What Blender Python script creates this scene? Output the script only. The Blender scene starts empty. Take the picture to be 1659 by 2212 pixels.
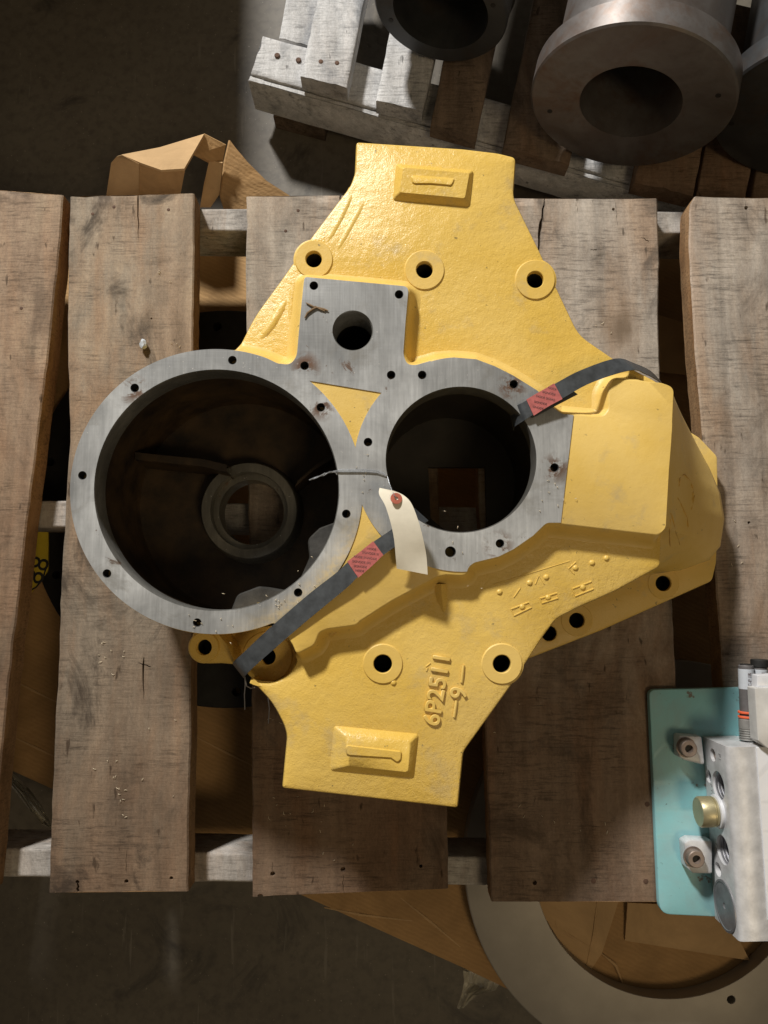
import bpy, bmesh, math, random
import numpy as np
from mathutils import Vector, Matrix
from mathutils.geometry import delaunay_2d_cdt

random.seed(7); rng = np.random.default_rng(7)
S = bpy.context.scene; C = S.collection

# ------------------------------------------------------------------ camera
FPX = 1661.0; ZC = 1.108; TH = math.radians(6.4)      # photograph measured on a 1659 x 2212 grid
cd = bpy.data.cameras.new('camera'); cam = bpy.data.objects.new('camera', cd); C.objects.link(cam)
cam.location = (0, 0, ZC); cam.rotation_euler = (TH, 0, 0)
cd.sensor_fit = 'VERTICAL'; cd.sensor_height = 36; cd.lens = FPX / 2212 * 36
cd.clip_start = .02; cd.clip_end = 60; S.camera = cam
# ------------------------------------------------------------------ world and lamps
W = bpy.data.worlds.new('World'); S.world = W; W.use_nodes = True
bg = W.node_tree.nodes['Background']; bg.inputs[0].default_value = (1, .86, .66, 1); bg.inputs[1].default_value = .10
def lamp(name, loc, target, size, power, col):
    l = bpy.data.lights.new(name, 'AREA'); l.shape = 'DISK'; l.size = size; l.energy = power; l.color = col
    o = bpy.data.objects.new(name, l); C.objects.link(o); o.location = loc
    o.rotation_euler = (Vector(target) - Vector(loc)).to_track_quat('-Z', 'Y').to_euler(); return o
lamp('ceiling_lamp', (-1.93, 4.39, 3.1), (0, .1, .1), .52, 455, (1, .975, .93))
lamp('ceiling_lamp', (1.3, -1.5, 3.6), (0, 0, 0), .9, 24, (1, .78, .48))
S.view_settings.view_transform = 'Standard'; S.view_settings.look = 'None'
S.view_settings.exposure = 0; S.view_settings.gamma = 1
S.render.engine = 'CYCLES'

# ------------------------------------------------------------------ helpers
_c, _s = math.cos(TH), math.sin(TH)
def P(u, v, z):
    """photo position -> point of the horizontal plane at height z"""
    x = (u - 829.5) / FPX; y = -(v - 1106) / FPX
    d = (x, y * _c + _s, y * _s - _c); t = (z - ZC) / d[2]
    return Vector((d[0] * t, d[1] * t, z))
def P2(pts, z): return np.array([tuple(P(p[0], p[1], z)[:2]) for p in pts])
def ell(u, v, ru, rv, n=72, a0=0, a1=360):
    a = np.radians(np.linspace(a0, a1, n, endpoint=(a1 - a0) < 360))
    return [(u + ru * math.cos(t), v - rv * math.sin(t)) for t in a]
def area(l): x, y = l[:, 0], l[:, 1]; return .5 * np.sum(x * np.roll(y, -1) - y * np.roll(x, -1))
def ccw(l): l = np.asarray(l, float); return l if area(l) > 0 else l[::-1]
def fillet(pts, r=.01, n=6):
    """round the corners of a closed outline; a third number on a point is its own radius"""
    q = [np.array(p[:2], float) for p in pts]; out = []
    for i, p in enumerate(q):
        rr = pts[i][2] if len(pts[i]) > 2 else r
        a = q[i - 1] - p; b = q[(i + 1) % len(q)] - p; la, lb = np.linalg.norm(a), np.linalg.norm(b)
        if rr <= 0 or la < 1e-6 or lb < 1e-6: out.append(p); continue
        ang = math.acos(max(-1, min(1, a.dot(b) / la / lb))); t = min(rr / max(math.tan(ang / 2), 1e-3), .48 * la, .48 * lb)
        p0, p1 = p + a / la * t, p + b / lb * t
        for k in range(n):
            s = k / (n - 1); out.append((1 - s) ** 2 * p0 + 2 * s * (1 - s) * p + s * s * p1)
    return np.array(out)
def resample(l, step):
    l = np.vstack([l, l[:1]]); out = []
    for a, b in zip(l[:-1], l[1:]):
        n = max(1, int(np.linalg.norm(b - a) / step))
        for k in range(n): out.append(a + (b - a) * k / n)
    out = [out[i] for i in range(len(out)) if np.linalg.norm(out[i] - out[i - 1]) > 1e-4]
    return np.array(out)
def outline(px, z, r=.01, step=.005): return resample(ccw(fillet([(*P(p[0], p[1], z)[:2], *p[2:]) for p in px], r)), step)
def inside(pts, loop):
    x, y = pts[:, 0], pts[:, 1]; r = np.zeros(len(pts), bool); a = loop; b = np.roll(loop, -1, 0)
    for (x0, y0), (x1, y1) in zip(a, b):
        m = (y0 > y) != (y1 > y)
        if m.any(): r ^= m & (x < (x1 - x0) * (y - y0) / (y1 - y0 + 1e-15) + x0)
    return r
def normals(l):
    t = np.roll(l, -1, 0) - np.roll(l, 1, 0); t /= np.linalg.norm(t, axis=1)[:, None] + 1e-12
    return np.stack([t[:, 1], -t[:, 0]], 1)
def tri(loops, keep):
    """triangulate crossing outlines, keep the triangles whose centre passes the test"""
    V, E = [], []
    for l in loops:
        n0 = len(V); V += [Vector(p) for p in l]; E += [(n0 + i, n0 + (i + 1) % len(l)) for i in range(len(l))]
    r = delaunay_2d_cdt(V, E, [], 0, 1e-7); v = np.array([tuple(p) for p in r[0]]); f = [tuple(q) for q in r[2]]
    k = keep(np.array([v[list(q)].mean(0) for q in f])); return v, [q for q, ok in zip(f, k) if ok]

ORG = {}
def thing(name, label, cat, loc=(0, 0, 0), group=None, kind=None):
    o = bpy.data.objects.new(name, None); C.objects.link(o); o.location = loc; o.empty_display_size = .02
    ORG[o.name] = Vector(loc); tag(o, label, cat, group, kind); return o
def tag(o, label=None, cat=None, group=None, kind=None):
    for k, v in (('label', label), ('category', cat), ('group', group), ('kind', kind)):
        if v: o[k] = v
    return o
def mk(name, V, F, mat, parent=None, smooth=True, angle=38, weld=1e-5):
    off = ORG[parent.name] if parent else Vector((0, 0, 0))
    me = bpy.data.meshes.new(name); bm = bmesh.new()
    vs = [bm.verts.new(Vector(v) - off) for v in V]
    for f in F:
        if len(set(f)) > 2:
            try: bm.faces.new([vs[i] for i in f])
            except ValueError: pass
    if weld: bmesh.ops.remove_doubles(bm, verts=bm.verts, dist=weld)
    bmesh.ops.recalc_face_normals(bm, faces=bm.faces); bm.to_mesh(me); bm.free()
    if smooth:
        me.polygons.foreach_set('use_smooth', [True] * len(me.polygons)); me.set_sharp_from_angle(angle=math.radians(angle))
    me.materials.append(mat); o = bpy.data.objects.new(name, me); C.objects.link(o)
    if parent: o.parent = parent; ORG[o.name] = off
    return o
class G:
    """collects shapes for one mesh"""
    def __init__(s): s.V, s.F = [], []
    def add(s, V, F): n = len(s.V); s.V += [tuple(v) for v in V]; s.F += [tuple(i + n for i in f) for f in F]
    def loft(s, rings, close=True, cap0=False, cap1=False):
        n0 = len(s.V); m = len(rings[0])
        for r in rings: s.V += [tuple(p) for p in r]
        for k in range(len(rings) - 1):
            for i in range(m if close else m - 1):
                j = (i + 1) % m; s.F.append((n0 + k * m + i, n0 + k * m + j, n0 + (k + 1) * m + j, n0 + (k + 1) * m + i))
        if cap0: s.F.append(tuple(n0 + i for i in range(m))[::-1])
        if cap1: s.F.append(tuple(n0 + (len(rings) - 1) * m + i for i in range(m)))
    def box(s, a, b, bev=0):
        x0, y0, z0 = a; x1, y1, z1 = b; e = bev
        def q(z, d): return [(x0 + d, y0 + d, z), (x1 - d, y0 + d, z), (x1 - d, y1 - d, z), (x0 + d, y1 - d, z)]
        s.loft([q(z0, e), q(z0 + e, 0), q(z1 - e, 0), q(z1, e)] if e else [q(z0, 0), q(z1, 0)], True, True, True)
    def tube(s, path, r, n=8):
        path = [Vector(p) for p in path]; rings = []
        for i, p in enumerate(path):
            t = (path[min(i + 1, len(path) - 1)] - path[max(i - 1, 0)]).normalized()
            a = t.cross(Vector((0, 0, 1)) if abs(t.z) < .9 else Vector((1, 0, 0))).normalized(); b = t.cross(a)
            rr = r[i] if isinstance(r, (list, tuple)) else r
            rings.append([p + (a * math.cos(k * 2 * math.pi / n) + b * math.sin(k * 2 * math.pi / n)) * rr for k in range(n)])
        s.loft(rings, True, True, True)
    def lathe(s, o, ax, prof, n=48, cap=True):
        """prof: (distance along ax, radius)"""
        o = Vector(o); ax = Vector(ax).normalized(); a = ax.cross(Vector((0, 0, 1)) if abs(ax.z) < .9 else Vector((1, 0, 0))).normalized(); b = ax.cross(a)
        s.loft([[o + ax * d + (a * math.cos(k * 2 * math.pi / n) + b * math.sin(k * 2 * math.pi / n)) * r for k in range(n)] for d, r in prof], True, cap, cap)
    def out(s, name, mat, parent=None, **k): return mk(name, s.V, s.F, mat, parent, **k)
def rim(l, z): return [(p[0], p[1], z) for p in l]
def slab(name, outer, holes, prof, mat, parent=None, hz=None, weight=None, zcap=None, hbot=False, bottom=True, chamfer=0, **k):
    """plate with a shaped edge: prof = (outward offset, z) from the bottom up; holes are sunk to hz"""
    g = G(); nn = normals(outer); w = np.ones(len(outer)) if weight is None else weight
    rings = [rim(outer + nn * (d * (w if d > 0 else 1))[:, None] if d > 0 else outer + nn * d, z) for d, z in prof]
    g.loft(rings, True, bottom and not holes, False)
    top = np.array(rings[-1])[:, :2]; zt = prof[-1][1]; hl = [ccw(h) for h in holes]
    cl = [h + normals(h) * chamfer for h in hl]
    v, f = tri([top] + cl, lambda c: inside(c, top) & ~np.any([inside(c, h) for h in cl] + [np.zeros(len(c), bool)], 0))
    g.add([(p[0], p[1], zt) for p in v], f)
    zb = prof[0][1] if hz is None else hz
    if bottom and holes:
        low = np.array(rings[0])[:, :2]; lh = hl if hz is None else []
        v, f = tri([low] + lh, lambda c: inside(c, low) & ~np.any([inside(c, h) for h in lh] + [np.zeros(len(c), bool)], 0)); g.add([(p[0], p[1], prof[0][1]) for p in v], f)
    for h, cc in zip(hl, cl):
        g.loft(([rim(cc, zt), rim(h, zt - chamfer)] if chamfer else [rim(h, zt)]) + [rim(h, zb)], True, False, hbot)
    return g.out(name, mat, parent, **k)
def smoothw(w, n):
    for _ in range(n): w = (np.roll(w, 1) + 2 * w + np.roll(w, -1)) / 4
    return w
def strip(name, secs, mat, parent=None, thick=.001, sub=6, across=5):
    """ribbon through cross sections given as (edge point, other edge point)"""
    A = [Vector(a) for a, b in secs]; B = [Vector(b) for a, b in secs]
    def cr(q):
        o = []
        for i in range(len(q) - 1):
            p0, p1, p2, p3 = q[max(i - 1, 0)], q[i], q[i + 1], q[min(i + 2, len(q) - 1)]
            for k in range(sub):
                t = k / sub; o.append(.5 * (2 * p1 + (p2 - p0) * t + (2 * p0 - 5 * p1 + 4 * p2 - p3) * t * t + (3 * p1 - p0 - 3 * p2 + p3) * t ** 3))
        return o + [q[-1]]
    A, B = cr(A), cr(B); top, bot = [], []
    for i in range(len(A)):
        t = (A[min(i + 1, len(A) - 1)] - A[max(i - 1, 0)]); n = t.cross(B[i] - A[i]).normalized(); n = n if n.z >= 0 else -n
        top.append([A[i].lerp(B[i], k / (across - 1)) + n * thick / 2 for k in range(across)]); bot.append([A[i].lerp(B[i], k / (across - 1)) - n * thick / 2 for k in range(across)])
    g = G(); g.loft([a + b[::-1] for a, b in zip(top, bot)], True, True, True); return g.out(name, mat, parent, weld=0)
def text(name, body, size, mat, parent, loc, rot, extrude=.001, bevel=0, align='CENTER', sx=1):
    cu = bpy.data.curves.new(name, 'FONT'); cu.body = body; cu.size = size; cu.extrude = extrude; cu.bevel_depth = bevel; cu.bevel_resolution = 1
    cu.align_x = align; cu.align_y = 'CENTER'; cu.resolution_u = 3; cu.offset = 0
    t = bpy.data.objects.new(name, cu); C.objects.link(t); dg = bpy.context.evaluated_depsgraph_get()
    me = bpy.data.meshes.new_from_object(t.evaluated_get(dg)); bpy.data.objects.remove(t)
    M = Matrix.Translation(Vector(loc) - (ORG[parent.name] if parent else Vector())) @ (rot if isinstance(rot, Matrix) else Matrix.Rotation(rot, 4, 'Z')) @ Matrix.Diagonal((sx, 1, 1, 1))
    me.transform(M); me.materials.clear(); me.materials.append(mat); o = bpy.data.objects.new(name, me); C.objects.link(o)
    if parent: o.parent = parent; ORG[o.name] = ORG[parent.name]
    return o
def cut(o, cutters):
    """real cuts: boolean each shape out of the object's mesh"""
    g = G()
    for c in cutters: g.add(c.V, c.F)
    k = mk('cut', g.V, g.F, o.data.materials[0], None, smooth=False, weld=0); bpy.context.view_layer.update()
    m = o.modifiers.new('cut', 'BOOLEAN'); m.object = k; m.operation = 'DIFFERENCE'; m.solver = 'EXACT'; m.use_self = True
    dg = bpy.context.evaluated_depsgraph_get(); me = bpy.data.meshes.new_from_object(o.evaluated_get(dg))
    o.modifiers.clear(); old = o.data; me.name = old.name; o.data = me; bpy.data.meshes.remove(old); bpy.data.objects.remove(k)
    me.set_sharp_from_angle(angle=math.radians(38)); return o

# ------------------------------------------------------------------ materials
class M:
    def __init__(s, name):
        s.m = bpy.data.materials.new(name); s.m.use_nodes = True; s.t = s.m.node_tree; s.b = s.t.nodes['Principled BSDF']; s.tc = s.n('ShaderNodeTexCoord')
    def n(s, ty, **k):
        o = s.t.nodes.new(ty)
        for a, v in k.items(): setattr(o, a, v)
        return o
    def l(s, a, b): s.t.links.new(a, b)
    def map(s, scale=(1, 1, 1), rot=(0, 0, 0), loc=(0, 0, 0)):
        o = s.n('ShaderNodeMapping'); o.inputs['Scale'].default_value = scale; o.inputs['Rotation'].default_value = rot; o.inputs['Location'].default_value = loc
        s.l(s.tc.outputs['Object'], o.inputs[0]); return o.outputs[0]
    def noise(s, vec, scale=5, detail=6, rough=.6, dist=0):
        o = s.n('ShaderNodeTexNoise'); s.l(vec, o.inputs['Vector']); o.inputs['Scale'].default_value = scale; o.inputs['Detail'].default_value = detail
        o.inputs['Roughness'].default_value = rough; o.inputs['Distortion'].default_value = dist; return o.outputs['Fac']
    def ramp(s, fac, stops):
        o = s.n('ShaderNodeValToRGB'); e = o.color_ramp.elements
        while len(e) < len(stops): e.new(.5)
        for x, (p, c) in zip(e, stops): x.position = p; x.color = (*c, 1) if len(c) == 3 else c
        s.l(fac, o.inputs[0]); return o.outputs[0]
    def mr(s, fac, a, b, c=0, d=1):
        o = s.n('ShaderNodeMapRange'); s.l(fac, o.inputs[0])
        for i, v in zip((1, 2, 3, 4), (a, b, c, d)): o.inputs[i].default_value = v
        return o.outputs[0]
    def mix(s, fac, a, b, mode='MIX'):
        o = s.n('ShaderNodeMix', data_type='RGBA', blend_type=mode)
        for i, v in ((0, fac), (6, a), (7, b)):
            if isinstance(v, (int, float)): o.inputs[i].default_value = v
            elif isinstance(v, tuple): o.inputs[i].default_value = (*v, 1)
            else: s.l(v, o.inputs[i])
        return o.outputs[2]
    def math(s, op, a, b=0):
        o = s.n('ShaderNodeMath', operation=op)
        for i, v in ((0, a), (1, b)):
            if isinstance(v, (int, float)): o.inputs[i].default_value = v
            else: s.l(v, o.inputs[i])
        return o.outputs[0]
    def bump(s, h, strength=.3, dist=.001, prev=None):
        o = s.n('ShaderNodeBump'); o.inputs['Strength'].default_value = strength; o.inputs['Distance'].default_value = dist; s.l(h, o.inputs['Height'])
        if prev: s.l(prev, o.inputs['Normal'])
        return o.outputs[0]
    def done(s, col, rough=.6, metal=0, nor=None, spec=None, **k):
        for nm, v in (('Base Color', col), ('Roughness', rough), ('Metallic', metal)):
            if isinstance(v, tuple): s.b.inputs[nm].default_value = (*v, 1)
            elif isinstance(v, (int, float)): s.b.inputs[nm].default_value = v
            else: s.l(v, s.b.inputs[nm])
        if nor: s.l(nor, s.b.inputs['Normal'])
        if spec is not None: s.b.inputs['Specular IOR Level'].default_value = spec
        for a, v in k.items(): s.b.inputs[a].default_value = v
        return s.m
def wood(name, dark, mid, light, stain=.5, seed=0., rot=0, saw=1., grey=None, darken=None, knots=.0, wm=.36):
    """rough sawn plank: soft grain along y, patchy saw marks across, blotches, darker towards one end"""
    m = M(name); r = (0, 0, rot); L = (seed, seed * 1.7, 0)
    big = m.noise(m.map((3.2, 1.1, 3), r, L), 2.4, 6, .62, .6)
    med = m.noise(m.map((1, .45, 1), r, (seed + 1, 2, 0)), 14, 7, .66, .5)
    grain = m.noise(m.map((1, .018, 1), r, L), 46, 6, .6, .5)
    streak = m.noise(m.map((.10, 1, .4), r, L), 300, 8, .78, .25)
    patch = m.noise(m.map((1, 1, 1), r, (seed + 7, seed, 0)), 11, 4, .6, .4)
    fuzz = m.noise(m.map((1, .5, 1), r, L), 380, 7, .8)
    col = m.ramp(med, [(.28, dark), (.47, mid), (.70, light)])
    if grey: col = m.mix(m.mr(big, .40, .60), col, m.ramp(med, [(.28, tuple(c * .55 for c in grey)), (.48, tuple(c * .9 for c in grey)), (.72, tuple(min(1, c * 1.15) for c in grey))]))
    warm = m.noise(m.map((5, 1.0, 5), r, (seed + 2, seed + 5, 0)), 2.6, 6, .62, .5); col = m.mix(m.mr(warm, .50, .66, 0, wm), col, (mid[0] * 1.15, mid[1] * .86, mid[2] * .62))
    f = m.math('MULTIPLY', m.mr(grain, .30, .70, .78, 1.16), m.mr(fuzz, .25, .75, .70, 1.26))
    sk = m.math('MULTIPLY', m.mr(streak, .52, .32, 0, .70), m.mr(patch, .36, .56)); f = m.math('MULTIPLY', f, m.math('SUBTRACT', 1, sk))
    col = m.mix(1., col, f, 'MULTIPLY')
    st = m.noise(m.map((2.2, 1.5, 3), r, (seed + 4, seed, 0)), 3.4, 8, .70, .9)
    col = m.mix(m.math('MULTIPLY', m.mr(st, .53, .64), stain), col, (dark[0] * .42, dark[1] * .46, dark[2] * .52))
    sp = m.noise(m.map((1, 1, 1), r, L), 300, 2, .5); col = m.mix(m.mr(sp, .74, .78, 0, .5), col, tuple(min(1, c * 1.35) for c in light))
    pk = m.noise(m.map((1, .3, 1), r, (seed, 3, 1)), 80, 3, .5); col = m.mix(m.mr(pk, .69, .74, 0, .8), col, tuple(c * .4 for c in dark))
    if knots:
        vo = m.n('ShaderNodeTexVoronoi'); m.l(m.map((1, .62, 1), r, (seed, seed * 3, 0)), vo.inputs['Vector']); vo.inputs['Scale'].default_value = 5.5; vo.inputs['Randomness'].default_value = 1
        kd = m.math('ADD', vo.outputs['Distance'], m.math('MULTIPLY', m.math('SUBTRACT', med, .5), .12)); col = m.mix(m.mr(kd, .05, .12, knots, 0), col, tuple(c * .5 for c in dark)); col = m.mix(m.mr(kd, .10, .22, knots * .35, 0), col, (mid[0] * .8, mid[1] * .66, mid[2] * .5))
    if darken:
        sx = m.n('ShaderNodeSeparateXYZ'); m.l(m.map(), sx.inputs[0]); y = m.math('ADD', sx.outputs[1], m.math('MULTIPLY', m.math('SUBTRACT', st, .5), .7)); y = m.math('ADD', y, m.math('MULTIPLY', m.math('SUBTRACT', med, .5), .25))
        col = m.mix(m.mr(y, darken[0], darken[1], darken[2], 0), col, (.50, .40, .33), 'MULTIPLY')  # plank colour multiplied darker towards low y
    n = m.bump(streak, .5 * saw, .0012); n = m.bump(fuzz, .45 * saw, .0008, n); n = m.bump(grain, .3, .002, n)
    return m.done(col, .86, 0, n, .22)
def paint(name, base, bumps=1.0, rough=.27, blot=.5):
    m = M(name); v = m.map()
    lump = m.noise(v, 120, 5, .6, .1); peel = m.noise(v, 520, 4, .6); big = m.noise(v, 9, 4, .6)
    col = m.mix(m.mr(big, .38, .66), base, tuple(c * k for c, k in zip(base, (.93, .88, .62))))
    darken = m.noise(v, 130, 3, .5); col = m.mix(m.mr(darken, .70, .74, 0, .7), col, (.16, .12, .05))  # scattered grime specks
    gr = m.noise(m.map((1, 1, 1), (0, 0, .4), (3, 1, 0)), 16, 7, .7); col = m.mix(m.mr(gr, .56, .70, 0, .5), col, (.42, .34, .2))
    n = m.bump(lump, .34 * bumps, .0024); n = m.bump(peel, .38 * bumps, .0012, n); n = m.bump(big, .35 * bumps, .008, n)
    return m.done(col, m.mr(peel, .3, .7, rough - .06, rough + .12), 0, n, .45)
def plain(name, col, rough=.6, metal=0, var=.25, sc=60, bump=.2, spec=None, **k):
    m = M(name); v = m.map(); a = m.noise(v, sc, 5, .6)
    c = m.mix(m.mr(a, .3, .7), tuple(x * (1 - var) for x in col), tuple(min(1, x * (1 + var)) for x in col))
    return m.done(c, rough, metal, m.bump(m.noise(v, sc * 4, 4, .6), bump, .0008), spec, **k)
YEL = (.72, .495, .13)
yellow = paint('yellow cast paint', YEL)
yellow_flat = paint('yellow paint on machined pads', (.72, .50, .145), .42, .42)
def machined(name, base, center=None, pad=None, spots=()):
    m = M(name); v = m.map()
    st = m.noise(m.map((1, .05, 1), (0, 0, -.55)), 380, 5, .6); st2 = m.noise(m.map((.05, 1, 1), (0, 0, .3)), 420, 4, .6)
    cl = m.noise(m.map((1, .22, 1), (0, 0, -.55)), 30, 6, .65, .6); hz = m.noise(m.map((1, 1, 1), (0, 0, 0), (2, 7, 0)), 7, 5, .6, .4)
    f = m.math('MULTIPLY', m.mr(cl, .32, .68, .72, 1.28), m.mr(hz, .36, .64, .70, 1.35)); f = m.math('MULTIPLY', f, m.mr(st, .3, .7, .86, 1.1))
    if pad:
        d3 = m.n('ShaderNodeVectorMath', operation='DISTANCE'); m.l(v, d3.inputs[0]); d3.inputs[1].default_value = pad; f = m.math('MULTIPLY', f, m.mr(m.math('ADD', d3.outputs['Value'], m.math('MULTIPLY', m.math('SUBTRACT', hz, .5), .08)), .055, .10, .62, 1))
    c = m.mix(1., base, f, 'MULTIPLY')
    ru = m.noise(v, 34, 7, .72, .5); c = m.mix(m.mr(ru, .64, .69, 0, .85), c, (.13, .068, .036))
    for q in spots:
        dq = m.n('ShaderNodeVectorMath', operation='DISTANCE'); m.l(v, dq.inputs[0]); dq.inputs[1].default_value = q; c = m.mix(m.math('MULTIPLY', m.mr(dq.outputs['Value'], .008, .021, 1, 0), m.mr(ru, .50, .56, 0, .9)), c, (.15, .075, .04))
    oil = m.noise(m.map((1, 1, 1), (0, 0, 0), (9, 3, 0)), 16, 6, .7, .6); c = m.mix(m.mr(oil, .55, .70, 0, .55), c, tuple(x * k for x, k in zip(base, (.52, .48, .42))))
    sp = m.noise(v, 300, 2, .5); c = m.mix(m.mr(sp, .72, .76, 0, .8), c, (.62, .6, .56))
    met = .45
    if center:
        d = m.n('ShaderNodeVectorMath', operation='DISTANCE'); m.l(v, d.inputs[0]); d.inputs[1].default_value = center
        d2 = m.n('ShaderNodeVectorMath', operation='DISTANCE'); m.l(v, d2.inputs[0]); d2.inputs[1].default_value = (center[0] + .12, center[1] - .12, center[2])
        sprayed = m.math('MULTIPLY', m.mr(d.outputs['Value'], .145, .172), m.mr(d2.outputs['Value'], .12, .03))
        sprayed = m.math('MULTIPLY', sprayed, m.mr(m.noise(v, 140, 4, .6), .3, .6, .2, .8))
        c = m.mix(sprayed, c, YEL); met = m.mr(sprayed, 0, .8, .45, 0)
    n = m.bump(st, .18, .0005); n = m.bump(st2, .12, .0005, n)
    return m.done(c, m.mr(cl, .3, .7, .46, .28), met, n)
steel_dark = plain('dark bore steel', (.10, .095, .085), .55, .5)
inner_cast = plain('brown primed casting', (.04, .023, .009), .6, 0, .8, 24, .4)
dark_cast = plain('shade black casting', (.018, .015, .012), .6, 0, .4, 30, .3)  # darkness inside the bore put into the colour
hole_dark = plain('dark hole', (.02, .019, .018), .6, .3)
B = {0: wood('grey brown plank', (.19, .128, .082), (.31, .222, .155), (.41, .31, .215), .45, 1.3, darken=(-.1, .3, .6), knots=.5),
     1: wood('weathered plank with dark stain', (.18, .128, .085), (.31, .228, .16), (.41, .315, .22), .95, 3.9, grey=(.29, .245, .19), darken=(-.35, .2, .7), knots=.4),
     2: wood('wide brown plank', (.19, .138, .097), (.32, .247, .185), (.43, .345, .26), .6, 8.2, grey=(.42, .365, .30), darken=(-.25, .25, 1.), knots=.5),
     3: wood('wide grey plank', (.19, .145, .107), (.33, .267, .21), (.44, .37, .295), .6, 12.4, grey=(.45, .40, .345), darken=(-.25, .2, 1.), knots=.9),
     4: wood('grey plank with brown patches', (.19, .14, .10), (.33, .257, .195), (.44, .365, .285), .55, 17.7, grey=(.43, .38, .325), darken=(-.3, .2, .8), knots=.6)}
stringer_wood = wood('pale runner wood', (.15, .13, .11), (.34, .31, .28), (.50, .48, .45), .3, 22., math.pi / 2)
pale_wood = wood('silvery weathered wood', (.34, .33, .325), (.53, .525, .52), (.68, .675, .67), .6, 31., -.28, 2.2, knots=.4, wm=.1)
brown_wood = wood('dull brown wood', (.07, .05, .035), (.16, .115, .08), (.25, .18, .125), .5, 37., -.28)
side_wood = wood('fresh sawn plank edge', (.16, .09, .045), (.30, .18, .09), (.40, .26, .14), .4, 44., 0)
rust = plain('rusty nail', (.10, .055, .035), .8, .3)

# ------------------------------------------------------------------ setting
ZF = -.352
def floor_mat():
    m = M('smooth workshop concrete'); v = m.map(); a = m.noise(v, 2.2, 6, .6); b = m.noise(v, 60, 5, .6); d = m.noise(v, 190, 2, .5)
    c = m.mix(m.mr(a, .35, .7), (.095, .080, .060), (.15, .13, .10)); c = m.mix(m.mr(b, .45, .75, 0, .6), c, (.055, .046, .037)); c = m.mix(m.mr(d, .70, .75, 0, .6), c, (.3, .27, .22))
    o_ = m.noise(v, 7, 7, .7, .8); c = m.mix(m.mr(o_, .56, .68, 0, .75), c, (.035, .03, .026)); sc_ = m.noise(m.map((1, .08, 1), (0, 0, .9)), 60, 4, .6); c = m.mix(m.mr(sc_, .64, .70, 0, .5), c, (.2, .18, .15))
    return m.done(c, .55, 0, m.bump(b, .12, .001), .4)
g = G(); g.add([(-14, -14, ZF), (14, -14, ZF), (14, 14, ZF), (-14, 14, ZF)], [(0, 1, 2, 3)])
tag(g.out('floor', floor_mat()), kind='structure')

# ------------------------------------------------------------------ planks
def plank(name, left, right, z, th, mat, parent, seed=0, n=70, rough=.0007, side=None):
    """left / right: photo polylines of the upper edges from one end to the other"""
    r = np.random.default_rng(seed)
    def line(pl):
        q = np.array([tuple(P(u, v, z)[:2]) for u, v in pl]); d = np.r_[0, np.cumsum(np.linalg.norm(np.diff(q, axis=0), axis=1))]; t = np.linspace(0, d[-1], n)
        return np.stack([np.interp(t, d, q[:, 0]), np.interp(t, d, q[:, 1])], 1)
    L, R = line(left), line(right); ph = r.random(6) * 6
    def jit(k): return r.normal(0, rough, n) * .5 + rough * 1.2 * np.sin(np.arange(n) * .4 + ph[k]) * np.sin(np.arange(n) * .13 + ph[k + 1])
    w = (R - L); w /= np.linalg.norm(w, axis=1)[:, None]; L = L + w * jit(0)[:, None]; R = R + w * jit(2)[:, None]
    M_ = 9; b = .0022; rings = []
    for i in range(n):
        e = .0025 * (i in (0, n - 1)); row = []
        for k in range(M_):
            p = L[i] + (R[i] - L[i]) * k / (M_ - 1)
            if i in (0, n - 1): p = p + (L[1] - L[0] if i == 0 else L[-2] - L[-1]) / np.linalg.norm(L[1] - L[0]) * abs(r.normal(0, .0012))
            if k == 0: p = L[i] + w[i] * b
            if k == M_ - 1: p = R[i] - w[i] * b
            row.append((p[0], p[1], z - e * .3))
        row += [(R[i][0], R[i][1], z - b), (R[i][0], R[i][1], z - th), (L[i][0], L[i][1], z - th), (L[i][0], L[i][1], z - b)]
        rings.append(row)
    g = G(); g.loft(rings, True, True, True); o = g.out(name, mat, parent, angle=50)
    if side:
        o.data.materials.append(side)
        for q in o.data.polygons:
            if abs(q.normal.z) < .5: q.material_index = 1
    return o
def nails(board, pts, z, r=.0025, mat=None, dz=.0004):
    for u, v in pts:
        g = G(); p = P(u, v, z); a = random.random() * 6; n = 10
        g.loft([[(p.x + r * k * math.cos(a + i * 2 * math.pi / n), p.y + r * k * math.sin(a + i * 2 * math.pi / n), zz) for i in range(n)] for k, zz in ((1, z - .004), (1, z + dz * .5), (.8, z + dz))], True, False, True)
        g.out('nail', mat or rust, board)
def crack(u0, v0, u1, v1, w0, w1, z=0, depth=.012):
    g = G(); a, b = P(u0, v0, z), P(u1, v1, z); t = (b - a).normalized(); s = Vector((-t.y, t.x, 0)); n = 7; rr = random.Random(int(u0 + v0)); top = []; rings = []
    for i in range(n):
        f = i / (n - 1); c = a.lerp(b, f) + s * rr.uniform(-1, 1) * .0011 * (0 < i < n - 1); w = (w0 + (w1 - w0) * f) * .5 * (1 if 0 < i < n - 1 else .35)
        rings.append([c - s * w + Vector((0, 0, .002)), c + s * w + Vector((0, 0, .002)), c + s * w * .5 - Vector((0, 0, depth)), c - s * w * .5 - Vector((0, 0, depth))])
    g.loft(rings, True, True, True); return g
def pit(u, v, r, z=0, depth=.008):
    g = G(); p = P(u, v, z); g.lathe(p + Vector((0, 0, .002)), (0, 0, -1), [(0, r), (depth, r * .6)], 9); return g

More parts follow.
